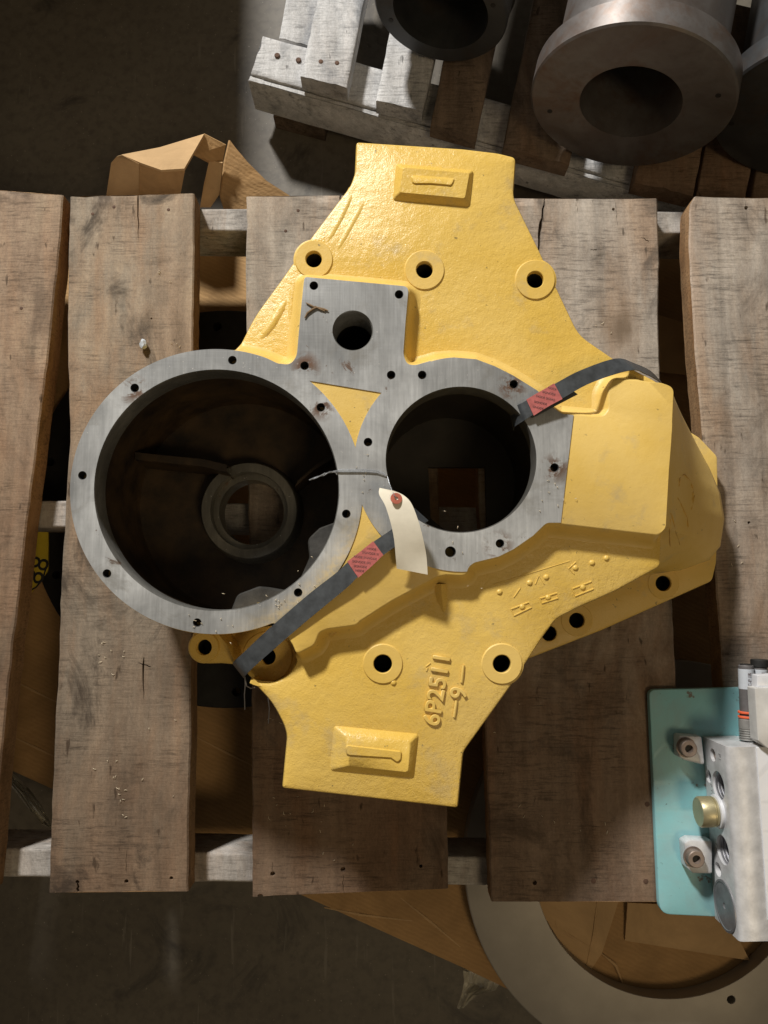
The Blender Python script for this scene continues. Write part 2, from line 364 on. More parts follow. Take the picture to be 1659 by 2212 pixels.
TB = .038
pallet = thing('wooden_pallet', 'worn wooden pallet of wide planks under the yellow gear housing', 'pallet', (0, .08, -.13))
PB = {}
PB[0] = plank('deck_board', [(-160, 398), (-175, 900), (-260, 1400), (-345, 1930)], [(137, 421), (126, 560), (92, 860), (45, 1237), (16, 1500), (-8, 1760), (-24, 1930)], .003, TB + .001, B[0], pallet, 1, side=side_wood)
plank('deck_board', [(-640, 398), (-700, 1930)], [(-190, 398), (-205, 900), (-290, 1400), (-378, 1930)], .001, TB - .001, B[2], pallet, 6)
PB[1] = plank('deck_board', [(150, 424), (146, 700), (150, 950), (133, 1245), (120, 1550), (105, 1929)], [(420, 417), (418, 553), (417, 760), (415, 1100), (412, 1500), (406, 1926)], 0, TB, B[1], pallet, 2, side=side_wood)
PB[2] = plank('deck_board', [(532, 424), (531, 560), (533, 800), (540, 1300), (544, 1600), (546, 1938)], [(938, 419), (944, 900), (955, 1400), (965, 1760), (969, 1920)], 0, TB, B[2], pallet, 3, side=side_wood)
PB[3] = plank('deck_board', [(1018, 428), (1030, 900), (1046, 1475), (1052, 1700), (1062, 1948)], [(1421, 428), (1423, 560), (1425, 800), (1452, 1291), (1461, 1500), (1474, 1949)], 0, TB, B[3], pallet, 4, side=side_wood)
PB[4] = plank('deck_board', [(1500, 424), (1488, 446), (1490, 553), (1502, 753), (1517, 943), (1545, 1216), (1562, 1480), (1590, 1940)], [(1842, 430), (1842, 446), (1850, 600), (1870, 1000), (1890, 1500), (1905, 1940)], 0, TB, B[4], pallet, 5, side=side_wood)
cut(PB[1], [crack(298, 413, 299, 520, .0032, .0008), crack(311, 1420, 310, 1512, .0035, .0007), crack(297, 1432, 326, 1440, .0012, .002),
            crack(273, 1885, 274, 1835, .001, .0004), crack(168, 1927, 168, 1905, .0045, .002), pit(327, 688, .0016), pit(370, 1897, .003), pit(273, 1904, .0034), pit(167, 1905, .003), pit(72, 620, .0016)])
cut(PB[3], [crack(1178, 424, 1170, 478, .002, .004), crack(1170, 472, 1163, 545, .0075, .003), crack(1330, 436, 1333, 490, .001, .0005), crack(1385, 512, 1402, 522, .0006, .002), pit(1155, 1907, .0036), pit(1325, 452, .0028), crack(1273, 540, 1290, 539, .0007, .002)])
cut(PB[2], [crack(735, 416, 736, 452, .004, .0015), crack(741, 1888, 742, 1925, .0006, .0009), crack(588, 1862, 590, 1888, .0006, .0007), pit(589, 1888, .004), pit(741, 1878, .004), pit(909, 1871, .0028), pit(562, 1938, .005)])
cut(PB[0], [pit(60, 461, .0035), pit(23, 1085, .0032), pit(60, 610, .0018)])
cut(PB[4], [crack(1608, 425, 1617, 500, .0009, .0003), pit(1612, 449, .0035), pit(1618, 1129, .0025)])
nails(PB[1], [(200, 462), (246, 447), (364, 453)], 0); nails(PB[2], [(644, 455), (617, 499)], 0)
nails(PB[3], [(1398, 1737), (1282, 1903), (1395, 1904)], 0, .0036); nails(PB[0], [(46, 666)], .003)
def runner(name, lo, hi, z0, z1, mat, parent, n=40):
    """lo / hi: photo polylines of the two upper edges"""
    return plank(name, lo, hi, z1, z1 - z0, mat, parent, int(lo[0][1]), n)
runner('runner', [(-330, 445), (485, 450), (1700, 457)], [(-330, 494), (485, 498), (1700, 507)], -.129, -TB - .001, stringer_wood, pallet)
runner('runner', [(-330, 1078), (100, 1081), (1750, 1108)], [(-330, 1134), (100, 1139), (1750, 1168)], -.129, -TB - .001, stringer_wood, pallet)
runner('runner', [(-360, 1826), (0, 1831), (480, 1844), (1010, 1851), (1800, 1862)], [(-360, 1888), (0, 1895), (480, 1906), (1010, 1912), (1800, 1922)], -.129, -TB - .001, stringer_wood, pallet)
plank('bottom_board', [(215, 470), (200, 1880)], [(365, 470), (350, 1880)], -.130, .037, brown_wood, pallet, 8)
plank('bottom_board', [(1130, 470), (1150, 1880)], [(1330, 470), (1370, 1880)], -.130, .037, brown_wood, pallet, 9)

# ------------------------------------------------------------------ yellow gear housing
ZG = .215; ZP = .193
house = thing('gear_housing', 'yellow painted cast iron gear housing with two large round bores', 'housing', (0, .05, 0))
ringc, ringr = (466, 1062), (316, 309)
def ring_arc(a0, a1, n): return [(ringc[0] + ringr[0] * math.cos(math.radians(a)) * k, ringc[1] - ringr[1] * math.sin(math.radians(a)) * k) for a in np.linspace(a0, a1, n) for k in [1 - .022 * math.exp(-((a - 95) / 4.2) ** 2)]]
blk_px = ([(655, 612, .009), (657, 597, .007), (884, 618, .008), (877, 695, .03), (872, 766, .02), (880, 786, .02), (897, 788, .02), (945, 774), (980, 771), (1029, 775), (1069, 790), (1109, 810), (1162, 843), (1194, 878), (1214, 893),
           (1279, 899.5), (1306, 899, .01), (1317, 883, .01), (1317, 843, .012), (1329, 819, .008), (1429, 826, .02), (1457, 836, .016), (1452, 953), (1447, 1015), (1440, 1141, .012), (1425, 1155, .01), (1210, 1130, .03), (1181, 1130, .01), (1152, 1158), (1110, 1187),
           (1078, 1203), (1025, 1216), (1013, 1225), (1009, 1238), (999, 1242), (962, 1240), (943, 1245), (845, 1297), (776, 1341), (769, 1349), (709, 1357), (688, 1364), (677, 1393), (640, 1412, .004), (632, 1393), (622, 1378), (601, 1352), (590, 1346)]
          + [(p[0], p[1], .2) for p in ring_arc(-70, -290, 80)] + [(600, 784), (626, 787, .02), (640, 770, .02), (647, 690, .05)])
big_bore = ell(468, 1059, 265, 261, 110); r_bore = ell(996, 993, 163, 158, 90)
bolt_px = [(291, 838), (502, 778), (693, 880), (748, 1110), (644, 1280), (426, 1345), (231, 1239), (178, 1027), (912, 810), (1110, 830), (1198, 1010), (1080, 1174), (795, 955), (678, 617), (862, 636), (658, 790), (845, 810)]
blk = outline(blk_px, ZG, .012, .004)
padhole = ell(762, 714, 44, 43.5, 48); big2 = (973, 1192)
def hol(px, z): return ccw(P2(px, z))
plate_px = [(520, 740), (549, 682, .2), (607, 603, .3), (663, 523, .3), (711, 459, .2), (756, 400, .04), (766, 372, .03), (769, 304, .004), (1000, 319, .2), (1076, 328, .1), (1116, 338, .008), (1110, 425, .04), (1166, 539, .4), (1195, 602, .3), (1252, 722, .05), (1329, 775, .1), (1424, 825, .05),
            (1445, 850), (1432, 1140), (1428, 1224, .01), (1330, 1278, .3), (1254, 1311, .1), (1202, 1338, .03), (1174, 1376, .1), (1109, 1476, .4), (1002, 1625, .02), (990, 1747, .004), (608, 1704, .004), (619, 1590, .03), (612, 1566, .05), (588, 1520, .1), (536, 1464, .006),
            (556, 1474, .03), (590, 1475, .03), (622, 1458, .03), (641, 1428, .03), (645, 1400, .02), (600, 1345), (575, 1342)] + [(466 + 298 * math.cos(math.radians(a)), 1062 - 293 * math.sin(math.radians(a)), .2) for a in range(-75, -276, -8)]
plate = outline(plate_px, ZP, .01, .005)
boss_px = [(678, 561, 17.5, 40), (917, 584, 18, 42), (1156, 605, 18, 42), (827, 1434, 20, 42), (1084, 1434, 19.5, 43)]
bores_p = [hol(ell(468, 1059, 284, 280, 90), ZG), hol(ell(996, 993, 186, 182, 80), ZG), hol(ell(762, 714, 58, 58, 40), ZG)]
bores_g = [hol(ell(468, 1059, 272, 268, 90), ZG), hol(ell(996, 993, 172, 167, 80), ZG), hol(ell(762, 714, 52, 52, 40), ZG)]
slab('mounting_plate', plate, bores_p + [hol(ell(u, v, r + 1, r + 1, 28), ZP) for u, v, r, R in boss_px],
     [(-.006, ZP - .05), (-.003, ZP - .046), (0, ZP - .006), (-.0005, ZP - .0032), (-.0018, ZP - .001), (-.0045, ZP)], yellow, house)
# raised block with drafted walls; the foot flares only where it runs into the plate
nb = normals(blk); wt = inside(blk + nb * .016, plate).astype(float); wt[blk[:, 0] > P(1400, 1000, ZG).x] *= (blk[blk[:, 0] > P(1400, 1000, ZG).x, 1] < P(1400, 1140, ZG).y); wt = smoothw(wt, 3)
slab('raised_block', blk, bores_g + [hol(ell(u, v, 14, 14, 16), ZG) for u, v in bolt_px + [big2]],
     [(.019, ZP - .001), (.0135, ZP + .0006), (.010, ZP + .0025), (.0078, ZP + .006), (.004, ZG - .008), (.002, ZG - .0035), (.0008, ZG - .002), (-.0008, ZG - .0012)], yellow_flat, house, hz=ZG - .006, weight=wt, bottom=False)
# barrels reaching down to the planks
def barrel(name, loop, z0, z1, mat, th): 
    g = G(); n = normals(loop); inn = loop - n * th; g.loft([rim(inn, z0), rim(loop - n * .012, z0), rim(loop - n * .003, z1 - .01), rim(loop - n * .003, z1), rim(inn, z1)]); return g.out(name, mat, house)
barrel('barrel', hol(ring_arc(-180, 179, 110), ZG), 0, ZP + .006, yellow, .012)
barrel('barrel', hol(ell(996, 995, 196, 192, 90), ZG), 0, ZG - .03, dark_cast, .01)
g = G(); h_ = hol(ell(762, 714, 66, 66, 50), ZG); g.loft([rim(h_, ZG - .05), rim(h_, .02)], True, False, True); g.out('barrel', dark_cast, house)
bf = hol(ell(996, 995, 187, 183, 60), ZG); slot = P2([(925, 1010), (1048, 1010), (1052, 1160), (985, 1165), (930, 1120)], .02)
slab('bore_floor', bf, [slot], [(0, .012), (0, .022)], dark_cast, house)  # dark floor added so the open bore reads as black shade
# machined joint face
cutline = np.array([tuple(P(u, v, ZG)[:2]) for u, v in [(1241, 880), (1209, 1150), (400, 1500), (-100, 900), (400, 300), (1241, 500)]])
e1 = hol(ell(*ringc, 317, 311, 110), ZG); e2 = hol(ell(998, 1003, 233, 232, 100), ZG)
rp_ = P2([(1000, 775), (1130, 820), (1245, 860), (1241, 880), (1209, 1150), (1180, 1150), (1010, 1236)], ZG)
padp = P2([(600, 560), (930, 560), (930, 830), (870, 856), (666, 822), (590, 800)], ZG)
blk_in = blk - nb * .0006; hl = [hol(big_bore, ZG), hol(r_bore, ZG), hol(padhole, ZG)] + [hol(ell(u, v, 9.5, 9.5, 18), ZG) for u, v in bolt_px] + [hol(ell(*big2, 12, 12, 18), ZG)]
def keep(c): return inside(c, blk_in) & (inside(c, e1) | ((inside(c, e2) | inside(c, rp_)) & inside(c, cutline)) | inside(c, padp)) & ~np.any([inside(c, h) for h in hl], 0)
v, f = tri([blk_in, e1, e2, padp, rp_, cutline] + hl, keep)
g = G(); g.add([(p[0], p[1], ZG) for p in v], f)
from collections import Counter
ec = Counter(tuple(sorted((q[i], q[(i + 1) % 3]))) for q in f for i in range(3))
for (a, b), n_ in ec.items():
    if n_ == 1: g.add([(*v[a], ZG), (*v[b], ZG), (*v[b], ZG - .0025), (*v[a], ZG - .0025)], [(0, 1, 2, 3)])
bc = P(*ringc, ZG) - ORG[house.name]
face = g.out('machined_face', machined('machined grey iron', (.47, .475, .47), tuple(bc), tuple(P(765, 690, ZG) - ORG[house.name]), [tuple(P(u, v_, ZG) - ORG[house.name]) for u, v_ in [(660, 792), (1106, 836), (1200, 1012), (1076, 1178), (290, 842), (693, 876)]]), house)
for h, nm, dp in [(hl[0], 'bore_lip', .034), (hl[1], 'bore_lip', .030), (hl[2], 'bore_lip', .05)]:
    g = G(); n = normals(h); g.loft([rim(h, ZG - .0002), rim(h - n * .0012, ZG - .002), rim(h - n * .0012, ZG - dp), rim(h + n * .012, ZG - dp)]); g.out(nm, machined('turned bore steel ' + str(dp), (.20, .195, .18)) if dp > .0301 else steel_dark, house)
for k, h in enumerate(hl[3:]):
    g = G(); n = normals(h); g.loft([rim(h, ZG - .0003), rim(h - n * .0008, ZG - .001), rim(h - n * .0008, ZG - .028)], True, False, True); g.out('bolt_hole', hole_dark, house)
def deep_hole(h, z1, z0):
    g = G(); g.loft([rim(h, z1), rim(h, z0)], True, False, True); g.out('through_hole', hole_dark, house)  # dark capped tube stands in for the shade inside the hole
for u, v_, r, R in boss_px:
    o = hol(ell(u, v_, R, R, 56), ZP); n = normals(o); h = hol(ell(u, v_, r, r, 32), ZP)
    slab('boss', o, [h], [(.0025, ZP - .0006), (.0008, ZP + .0001), (.0002, ZP + .0006), (0, ZP + .0014), (-.0004, ZP + .0017)], yellow_flat, house, hz=ZP - .006, bottom=False, chamfer=.0008, angle=14); deep_hole(h, ZP - .006, ZP - .055)
# cast pads on the two arms
def frustum(name, lo, hi, h, mat, z=ZP, r=.002):
    a, b = outline(lo, z, .004, 99), outline(hi, z + h, .003, 99); m = min(len(a), len(b)); g = G()
    v, f = tri([b], lambda c: inside(c, b)); g.loft([rim(a, z - .001), rim(a * .94 + b * .06, z + h * .15), rim(b * .96 + a * .04, z + h * .93), rim(b, z + h)], True); g.add([(*p, z + h) for p in v], f); return g.out(name, mat, house, angle=50)
frustum('cast_pad', [(855, 354), (1023, 368), (1015, 447), (848, 433)], [(871, 362), (1014, 374), (1004, 428), (863, 415)], .0075, yellow)
frustum('cast_pad', [(721, 1567), (905, 1585), (894, 1681), (711, 1664)], [(743, 1588), (888, 1601), (881, 1668), (752, 1654)], .006, yellow)
frustum('cast_mark', [(887, 378), (985, 385), (976, 402), (930, 398), (890, 398)], [(890, 381), (981, 388), (974, 399), (930, 395), (893, 395)], .0016, yellow, ZP + .0075)
frustum('cast_mark', [(745, 1608), (869, 1622), (868, 1641), (858, 1650), (843, 1639), (748, 1633)], [(748, 1611), (866, 1625), (865, 1639), (858, 1646), (845, 1636), (751, 1630)], .0018, yellow, ZP + .006)
# lettering of the casting number
Q = P(945, 1488, ZP); d = P(957, 1416, ZP) - P(934, 1560, ZP); rz = math.atan2(d.y, d.x)
text('casting_number', '6P2511', .0275, yellow_flat, house, (Q.x, Q.y, ZP + .0006), rz, .0018, .0007, sx=1.03)
Q = P(992, 1497, ZP); text('casting_number', '9', .0275, yellow_flat, house, (Q.x, Q.y, ZP + .0006), rz, .0018, .0007)
for a, b in [((1001, 1437), (997, 1474)), ((986, 1513), (981, 1549))]:
    g = G(); g.tube([P(*a, ZP + .0008), P((a[0] + b[0]) / 2, (a[1] + b[1]) / 2, ZP + .0016), P(*b, ZP + .0008)], .0017, 8); g.out('casting_number', yellow_flat, house)
# foundry marks below the ridge
for u, v_ in [(1079, 1279), (1144, 1259), (1180, 1247), (1243, 1227), (1279, 1216), (1128, 1311), (1184, 1291), (1259, 1269), (850, 1475), (1310, 1206)]:
    g = G(); p = P(u, v_, ZP); g.lathe(p - Vector((0, 0, .001)), (0, 0, 1), [(0, .0040), (.0016, .0034), (.0025, .0022), (.0029, .001)], 14); g.out('foundry_mark', yellow, house)
def bead(pts, r=.0008):
    g = G(); g.tube([P(u, v, ZP + .0001) for u, v in pts], r, 6); g.out('foundry_mark', yellow, house)
bead([(1066, 1262), (1140, 1240), (1230, 1212)], .0005); bead([(1156, 1262), (1164, 1243), (1176, 1262)]); bead([(1110, 1290), (1124, 1270)]); bead([(1240, 1240), (1228, 1228), (1244, 1214)])
for q in [[(1104, 1316), (1142, 1301), (1148, 1312), (1110, 1330)], [(1166, 1293), (1203, 1281), (1205, 1292), (1170, 1303)], [(1236, 1272), (1278, 1256), (1282, 1272), (1242, 1288)]]: bead(q + q[:1], .0010)
bead([(920, 1440), (930, 1432)]); bead([(924, 1442), (921, 1450)], .0009)
for q, r, up in [([(700, 545), (735, 482), (768, 415)], .010, .0007), ([(722, 560), (756, 500), (796, 428)], .010, .0006), ([(560, 745), (590, 705), (628, 640)], .010, .0016), ([(640, 600), (632, 650), (628, 720)], .008, .001),
             ]:
    pp = [q[0], ((q[0][0] + q[1][0]) / 2, (q[0][1] + q[1][1]) / 2), q[1], ((q[2][0] + q[1][0]) / 2, (q[2][1] + q[1][1]) / 2), q[2]]
    g = G(); g.tube([P(*p, ZP - r + up * k) for p, k in zip(pp, (-.6, .8, 1, .8, -.6))], r, 40); g.out('casting_ridge', yellow, house)
# casting rib under the bore and the small ring on the ridge
g = G(); a = P(950, 1262, ZP); b = P(958, 1322, ZP); g.loft([[a + Vector((-.010, 0, -.001)), a + Vector((0, 0, .013)), a + Vector((.010, 0, -.001))], [a.lerp(b, .6) + Vector((-.007, 0, -.001)), a.lerp(b, .6) + Vector((0, 0, .006)), a.lerp(b, .6) + Vector((.007, 0, -.001))], [b + Vector((-.003, 0, -.001)), b + Vector((0, 0, .0005)), b + Vector((.003, 0, -.001))]], False); g.out('rib', yellow, house)
# ridge shelf near the lower left with its little round mark
p = P(718, 1366, ZP + .0095); g = G(); g.lathe(p, (0, 0, 1), [(0, .006), (.001, .0058), (.001, .0035), (.0004, .0033), (.0004, .0025), (.0014, .0022)], 20); g.out('foundry_mark', yellow, house)
# flared right wall and the base flange
topw = [(1436, 829), (1451, 840), (1455, 862), (1452, 953), (1447, 1015), (1443, 1090), (1439, 1136), (1400, 1150), (1392, 1176), (1376, 1244)]
botw = [(1440, 872), (1478, 920), (1505, 960), (1533, 1012), (1556, 1066), (1565, 1120), (1556, 1180), (1532, 1210), (1470, 1232), (1384, 1244)]
topw = [(u - 2, v_) for u, v_ in topw]; zt = [ZG - .0024] * 7 + [ZG - .010, ZP - .003, ZP - .006]; rings = []
for s in np.linspace(0, 1, 25):
    z_s = [a + (.052 - a) * s for a in zt]
    rings.append([tuple(P(t[0] + (b[0] - t[0]) * s ** .92, t[1] + (b[1] - t[1]) * s, z)) for t, b, z in zip(topw, botw, z_s)])
def fine(r, k=4):
    r = np.array(r); x = np.arange(len(r)); t = np.linspace(0, len(r) - 1, (len(r) - 1) * k + 1)
    return [tuple(np.interp(q, x, r[:, i]) for i in range(3)) for q in t]
g = G(); rings = [fine(r) for r in rings]; rings_w = list(rings); rings.append([(x - .002, y, .03) for x, y, z in rings[-1]]); g.loft(rings, False); g.out('side_wall', yellow_flat, house, angle=60)
fl = outline([(1440, 900), (1512, 944, .02), (1551, 985, .012), (1553, 1100, .1), (1549, 1215, .02), (1540, 1255, .012), (1300, 1362, .02), (1148, 1421, .01), (1060, 1440), (1000, 1300), (1180, 1180), (1350, 1050)], .034, .01)
fh = [hol(ell(u, v_, 16.5, 16.5, 28), .034) for u, v_ in [(1433, 1260), (1246, 1340), (1186, 1368)]]
slab('base_flange', fl, fh, [(-.001, .002), (0, .004), (0, .030), (-.0012, .033), (-.003, .034)], yellow_flat, house, chamfer=.001)
for h in fh: deep_hole(h - normals(h) * .0003, .030, .0025)
for u, v_ in [(1433, 1260), (1246, 1340)]:
    g = G(); o = hol(ell(u, v_, 17.5, 17.5, 30), .034); n = normals(o); g.loft([rim(o, .0335), rim(o, .0347), rim(o + n * .010, .0347), rim(o + n * .011, .0338)]); g.out('spot_face', yellow_flat, house)
g = G(); g.box((P(1000, 1300, .0).x, P(700, 1380, 0).y, .001), (P(1400, 1300, 0).x, P(700, 1000, 0).y, .06)); 
# lower left lug and counterbored recess
ZL = .150
lug = outline([(412, 1372, .02), (414, 1418, .018), (440, 1434, .02), (478, 1433), (512, 1436), (548, 1470, .01), (600, 1478), (655, 1440), (660, 1380), (610, 1310), (560, 1300), (480, 1340), (430, 1350, .01)], ZL, .01)
lh = [hol(ell(443, 1398, 16.5, 16.5, 28), ZL), hol(ell(583, 1420, 17, 17, 28), ZL)]
slab('lug', lug, lh, [(-.002, ZL - .035), (0, ZL - .03), (0, ZL - .004), (-.0015, ZL - .0012), (-.004, ZL)], yellow, house, chamfer=.0008)
for h in lh: deep_hole(h - normals(h) * .0003, ZL - .004, ZL - .033)
for (u, v_, r0, r1), zz in [((441, 1398, 17.5, 31), .0022), ((578, 1418, 18, 52), .0012)]:
    g = G(); o = hol(ell(u, v_, r0, r0, 32), ZL); n = normals(o); d = (r1 - r0) * .00058; g.loft([rim(o, ZL - .001), rim(o, ZL + zz), rim(o + n * d, ZL + zz), rim(o + n * (d + .002), ZL - .0005)]); g.out('boss', yellow, house)
g = G(); g.loft([[P(u, v_, z) for u, v_ in [(478, 1362), (520, 1362), (560, 1356), (600, 1350), (624, 1376), (636, 1396), (648, 1404)]] for z in (ZG - .004, ZP - .01, ZL - .004)], False); g.out('recess_wall', yellow, house)
g = G(); a = [P(*q, ZP - .002) for q in [(468, 1366), (490, 1392), (506, 1430)]]; b = [P(*q, ZL) for q in [(500, 1366), (520, 1400), (530, 1440)]]; g.loft([a, b, [q - Vector((0, 0, .01)) for q in b]], False); g.out('web', yellow, house)
# inside of the big bore
inn = hol(ell(468, 1059, 281, 277, 100), ZG)
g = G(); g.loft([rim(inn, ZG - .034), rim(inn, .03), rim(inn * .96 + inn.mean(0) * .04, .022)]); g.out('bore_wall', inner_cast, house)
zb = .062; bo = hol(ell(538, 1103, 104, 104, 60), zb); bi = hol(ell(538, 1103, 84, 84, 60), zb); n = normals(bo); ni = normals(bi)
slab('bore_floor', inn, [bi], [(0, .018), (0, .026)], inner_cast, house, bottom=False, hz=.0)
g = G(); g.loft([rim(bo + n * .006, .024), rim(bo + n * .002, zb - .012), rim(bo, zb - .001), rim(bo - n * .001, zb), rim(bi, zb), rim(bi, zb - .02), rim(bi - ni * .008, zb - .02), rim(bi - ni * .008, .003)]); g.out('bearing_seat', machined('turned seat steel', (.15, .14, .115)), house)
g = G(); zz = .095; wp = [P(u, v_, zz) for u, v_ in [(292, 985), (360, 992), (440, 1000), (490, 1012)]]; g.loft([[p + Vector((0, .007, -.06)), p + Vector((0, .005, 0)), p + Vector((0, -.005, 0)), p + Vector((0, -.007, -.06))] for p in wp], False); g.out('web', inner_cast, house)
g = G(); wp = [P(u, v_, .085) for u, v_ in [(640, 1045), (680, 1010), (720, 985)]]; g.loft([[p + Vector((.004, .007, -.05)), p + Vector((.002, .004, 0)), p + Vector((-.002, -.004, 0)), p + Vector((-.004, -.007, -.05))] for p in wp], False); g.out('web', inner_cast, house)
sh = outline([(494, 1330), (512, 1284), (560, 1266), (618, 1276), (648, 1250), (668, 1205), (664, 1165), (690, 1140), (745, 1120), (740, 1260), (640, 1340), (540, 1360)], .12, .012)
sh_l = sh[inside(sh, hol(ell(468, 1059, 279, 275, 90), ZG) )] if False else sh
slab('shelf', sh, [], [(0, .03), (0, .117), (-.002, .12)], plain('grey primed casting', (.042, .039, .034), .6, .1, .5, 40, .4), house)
# scratches in wet paint on the side wall
scr = plain('paint run', (.58, .34, .06), .4)
WP = np.array([p for r in rings_w for p in r])
def px(p):
    y = p[:, 1] * _c + (p[:, 2] - ZC) * _s; z = -p[:, 1] * _s + (p[:, 2] - ZC) * _c; return np.stack([829.5 + FPX * p[:, 0] / -z, 1106 - FPX * y / -z], 1)
WU = px(WP)
def wallpt(u, v):
    d = np.linalg.norm(WU - (u, v), axis=1) + .1; k = np.argsort(d)[:4]; w = 1 / d[k] ** 2; return P(u, v, float((WP[k, 2] * w).sum() / w.sum()) + .0004)
for q in [[(1467, 1050), (1470, 1030), (1480, 1024), (1492, 1040), (1498, 1060), (1494, 1085)], [(1464, 1075), (1472, 1090), (1485, 1120), (1487, 1145)], [(1440 + 8, 1108), (1452, 1115), (1460, 1150), (1472, 1185)], [(1442 + 6, 1180), (1446, 1150), (1450, 1112)], [(1500, 1070), (1492, 1110)]]:
    g = G(); g.tube([wallpt(*[q[k][c_] + (q[k + 1][c_] - q[k][c_]) * f_ for c_ in (0, 1)]) for k in range(len(q) - 1) for f_ in (0, .25, .5, .75)], .0006, 5); g.out('paint_run', scr, house)

# ------------------------------------------------------------------ strapping, tag, wire
black = plain('black plastic strapping', (.06, .066, .072), .40, 0, .3, 90, .15); pink = plain('pink tape', (.46, .13, .12), .35, 0, .2, 200, .2, spec=.6)
ink = plain('dark ink', (.10, .05, .05), .7)
def sec(a, b, z, zb=None): return (P(*a, z), P(*b, zb or z))
st = thing('strapping_band', 'black plastic strap pulled from the recess over the housing to beneath the paper tag', 'strap', tuple(P(690, 1300, ZG)))
strip('band', [sec((512, 1442), (531, 1468), .06), sec((508, 1437), (529, 1465), .12), sec((504, 1431), (528, 1462), .185), sec((527, 1409), (548, 1441), .203), sec((569, 1369), (592, 1402), .2155, .2135), sec((622, 1322), (645, 1356), .2175), sec((675, 1277), (699, 1311), .2195), sec((728, 1236), (751, 1268), .2225), sec((753, 1213), (774, 1245), .224), sec((806, 1171), (827, 1200), .225), sec((848, 1142), (869, 1170), .223), sec((880, 1112), (905, 1140), .214), sec((895, 1098), (925, 1125), .18)], black, st)
tp = strip('tape', [sec((750, 1213), (774, 1248), .2252), sec((780, 1190), (802, 1224), .2262), sec((806, 1169), (828, 1199), .2262)], pink, st, .0006)
def tape_print(tape, A3, B3, D3, rows, ang):
    n = (B3 - A3).cross(D3 - A3).normalized(); n = n if n.z > 0 else -n
    e1 = Vector((math.cos(ang), math.sin(ang), 0)); e1 = (e1 - n * e1.dot(n)).normalized(); e2 = n.cross(e1)
    R = Matrix(((e1.x, e2.x, n.x, 0), (e1.y, e2.y, n.y, 0), (e1.z, e2.z, n.z, 0), (0, 0, 0, 1)))
    for tx, u, v_ in rows:
        q = P(u, v_, A3.z); q = q - n * ((q - A3).dot(n) / n.z) * n.z; q += n * .0006
        text('tape_print', tx, .0036, ink, tape, tuple(q), R, .00001)
tape_print(tp, P(750, 1213, .2255), P(774, 1248, .2255), P(806, 1169, .2265), [('NODE', 803, 1186), ('SIGNODE SI', 800, 1195.5), ('NODE SIGNODE', 789, 1205), ('SIGNODE SIG', 781, 1214.5), ('SIGNODE', 778, 1224), ('NODE', 777, 1233)], -.12)
st2 = thing('strapping_band', 'short black strap from the smaller bore over the upper right edge of the housing', 'strap', tuple(P(1250, 830, ZG)))
strip('band', [sec((1100, 885), (1110, 930), .165), sec((1106, 880), (1112, 922), .195), sec((1120, 874), (1133, 908), .217), sec((1137, 865), (1152, 896), .221), sec((1197, 830), (1214, 861), .226), sec((1254, 800), (1279, 826), .226, .224), sec((1329, 775), (1362, 800), .215), sec((1369, 785), (1394, 808), .185), sec((1404, 801), (1412, 817), .14), sec((1427, 824), (1429, 828), .08)], black, st2)
strip('band', [sec((1137, 890), (1150, 903), .2185), sec((1190, 862), (1200, 877), .2195), sec((1232, 840), (1248, 852), .2205)], black, st2)
tp = strip('tape', [sec((1137, 863), (1153, 898), .2225), sec((1166, 846), (1183, 879), .2252), sec((1197, 828), (1215, 862), .2274)], pink, st2, .0006)
tape_print(tp, P(1137, 863, .2228), P(1153, 898, .2228), P(1197, 828, .2277), [('NODE', 1192, 841), ('SIGNODE', 1185, 851), ('NODE SIGNO', 1178, 861), ('SIGNODE', 1167, 871), ('GNODE', 1162, 881)], -.25)
tagm = plain('cream card', (.80, .74, .60), .8, 0, .04, 120, .08)
pt = thing('paper_tag', 'blank cream paper shipping tag with red eyelet wired to the housing', 'tag', tuple(P(880, 1150, ZG)))
L_ = [(820, 1054), (819, 1068), (832, 1092), (843, 1126), (851, 1163), (855, 1205), (857, 1228)]; R_ = [(850, 1060), (872, 1070), (889, 1088), (904, 1126), (914, 1163), (921, 1200), (924, 1241)]
ZT = [.246, .2475, .249, .2475, .243, .236, .2305]
strip('card', [(P(*a, z - .003), P(*b, z + .001)) for a, b, z in zip(L_, R_, ZT)], tagm, pt, .0006, 6, 9)
def disc(name, c, r0, r1, nrm, mat, parent, h=.0006):
    g = G(); g.lathe(c, nrm, [(0, r0), (0, r1), (h, r1), (h, r0), (0, r0)], 32, False); return g.out(name, mat, parent)
ec_ = P(856, 1077, .2495); disc('eyelet', ec_, .0022, .0066, (.12, .25, 1), plain('red fibre ring', (.36, .085, .045), .7), pt, .0007)
wire_m = plain('galvanised wire', (.55, .57, .60), .35, .8)
wr = thing('tag_wire', 'thin bright twisted wire between the two bores holding the tag', 'wire', tuple(P(780, 1018, ZG)))
for ph in (0, math.pi):
    pts = [(668, 1037, .2175), (684, 1031, .220), (700, 1025, .221), (712, 1020, .2195), (722, 1019, .218), (728, 1024, .2165)]
    path = [P(*p) + Vector((0, math.sin(i * 2.2 + ph) * .0009, math.cos(i * 2.2 + ph) * .0009)) for i, p in enumerate(pts)]
    g = G(); g.tube(path, .0006, 6); g.out('strand', wire_m, wr)
for dv in (0, 4):
    g = G(); g.tube([P(720, 1018, .2168)] + [P(u, v_ + dv, .2166) for u, v_ in [(735, 1015), (760, 1015), (790, 1015), (815, 1017), (830, 1022)]] + [P(837, 1030, .216), P(841, 1044, .225), P(846, 1058, .243), P(852, 1071, .2505), P(856, 1077, .250)], .0006, 6); g.out('strand', wire_m, wr)
w2 = thing('loose_wire', 'loose wire end hanging below the strap at the lower left edge', 'wire', tuple(P(530, 1480, .15)))
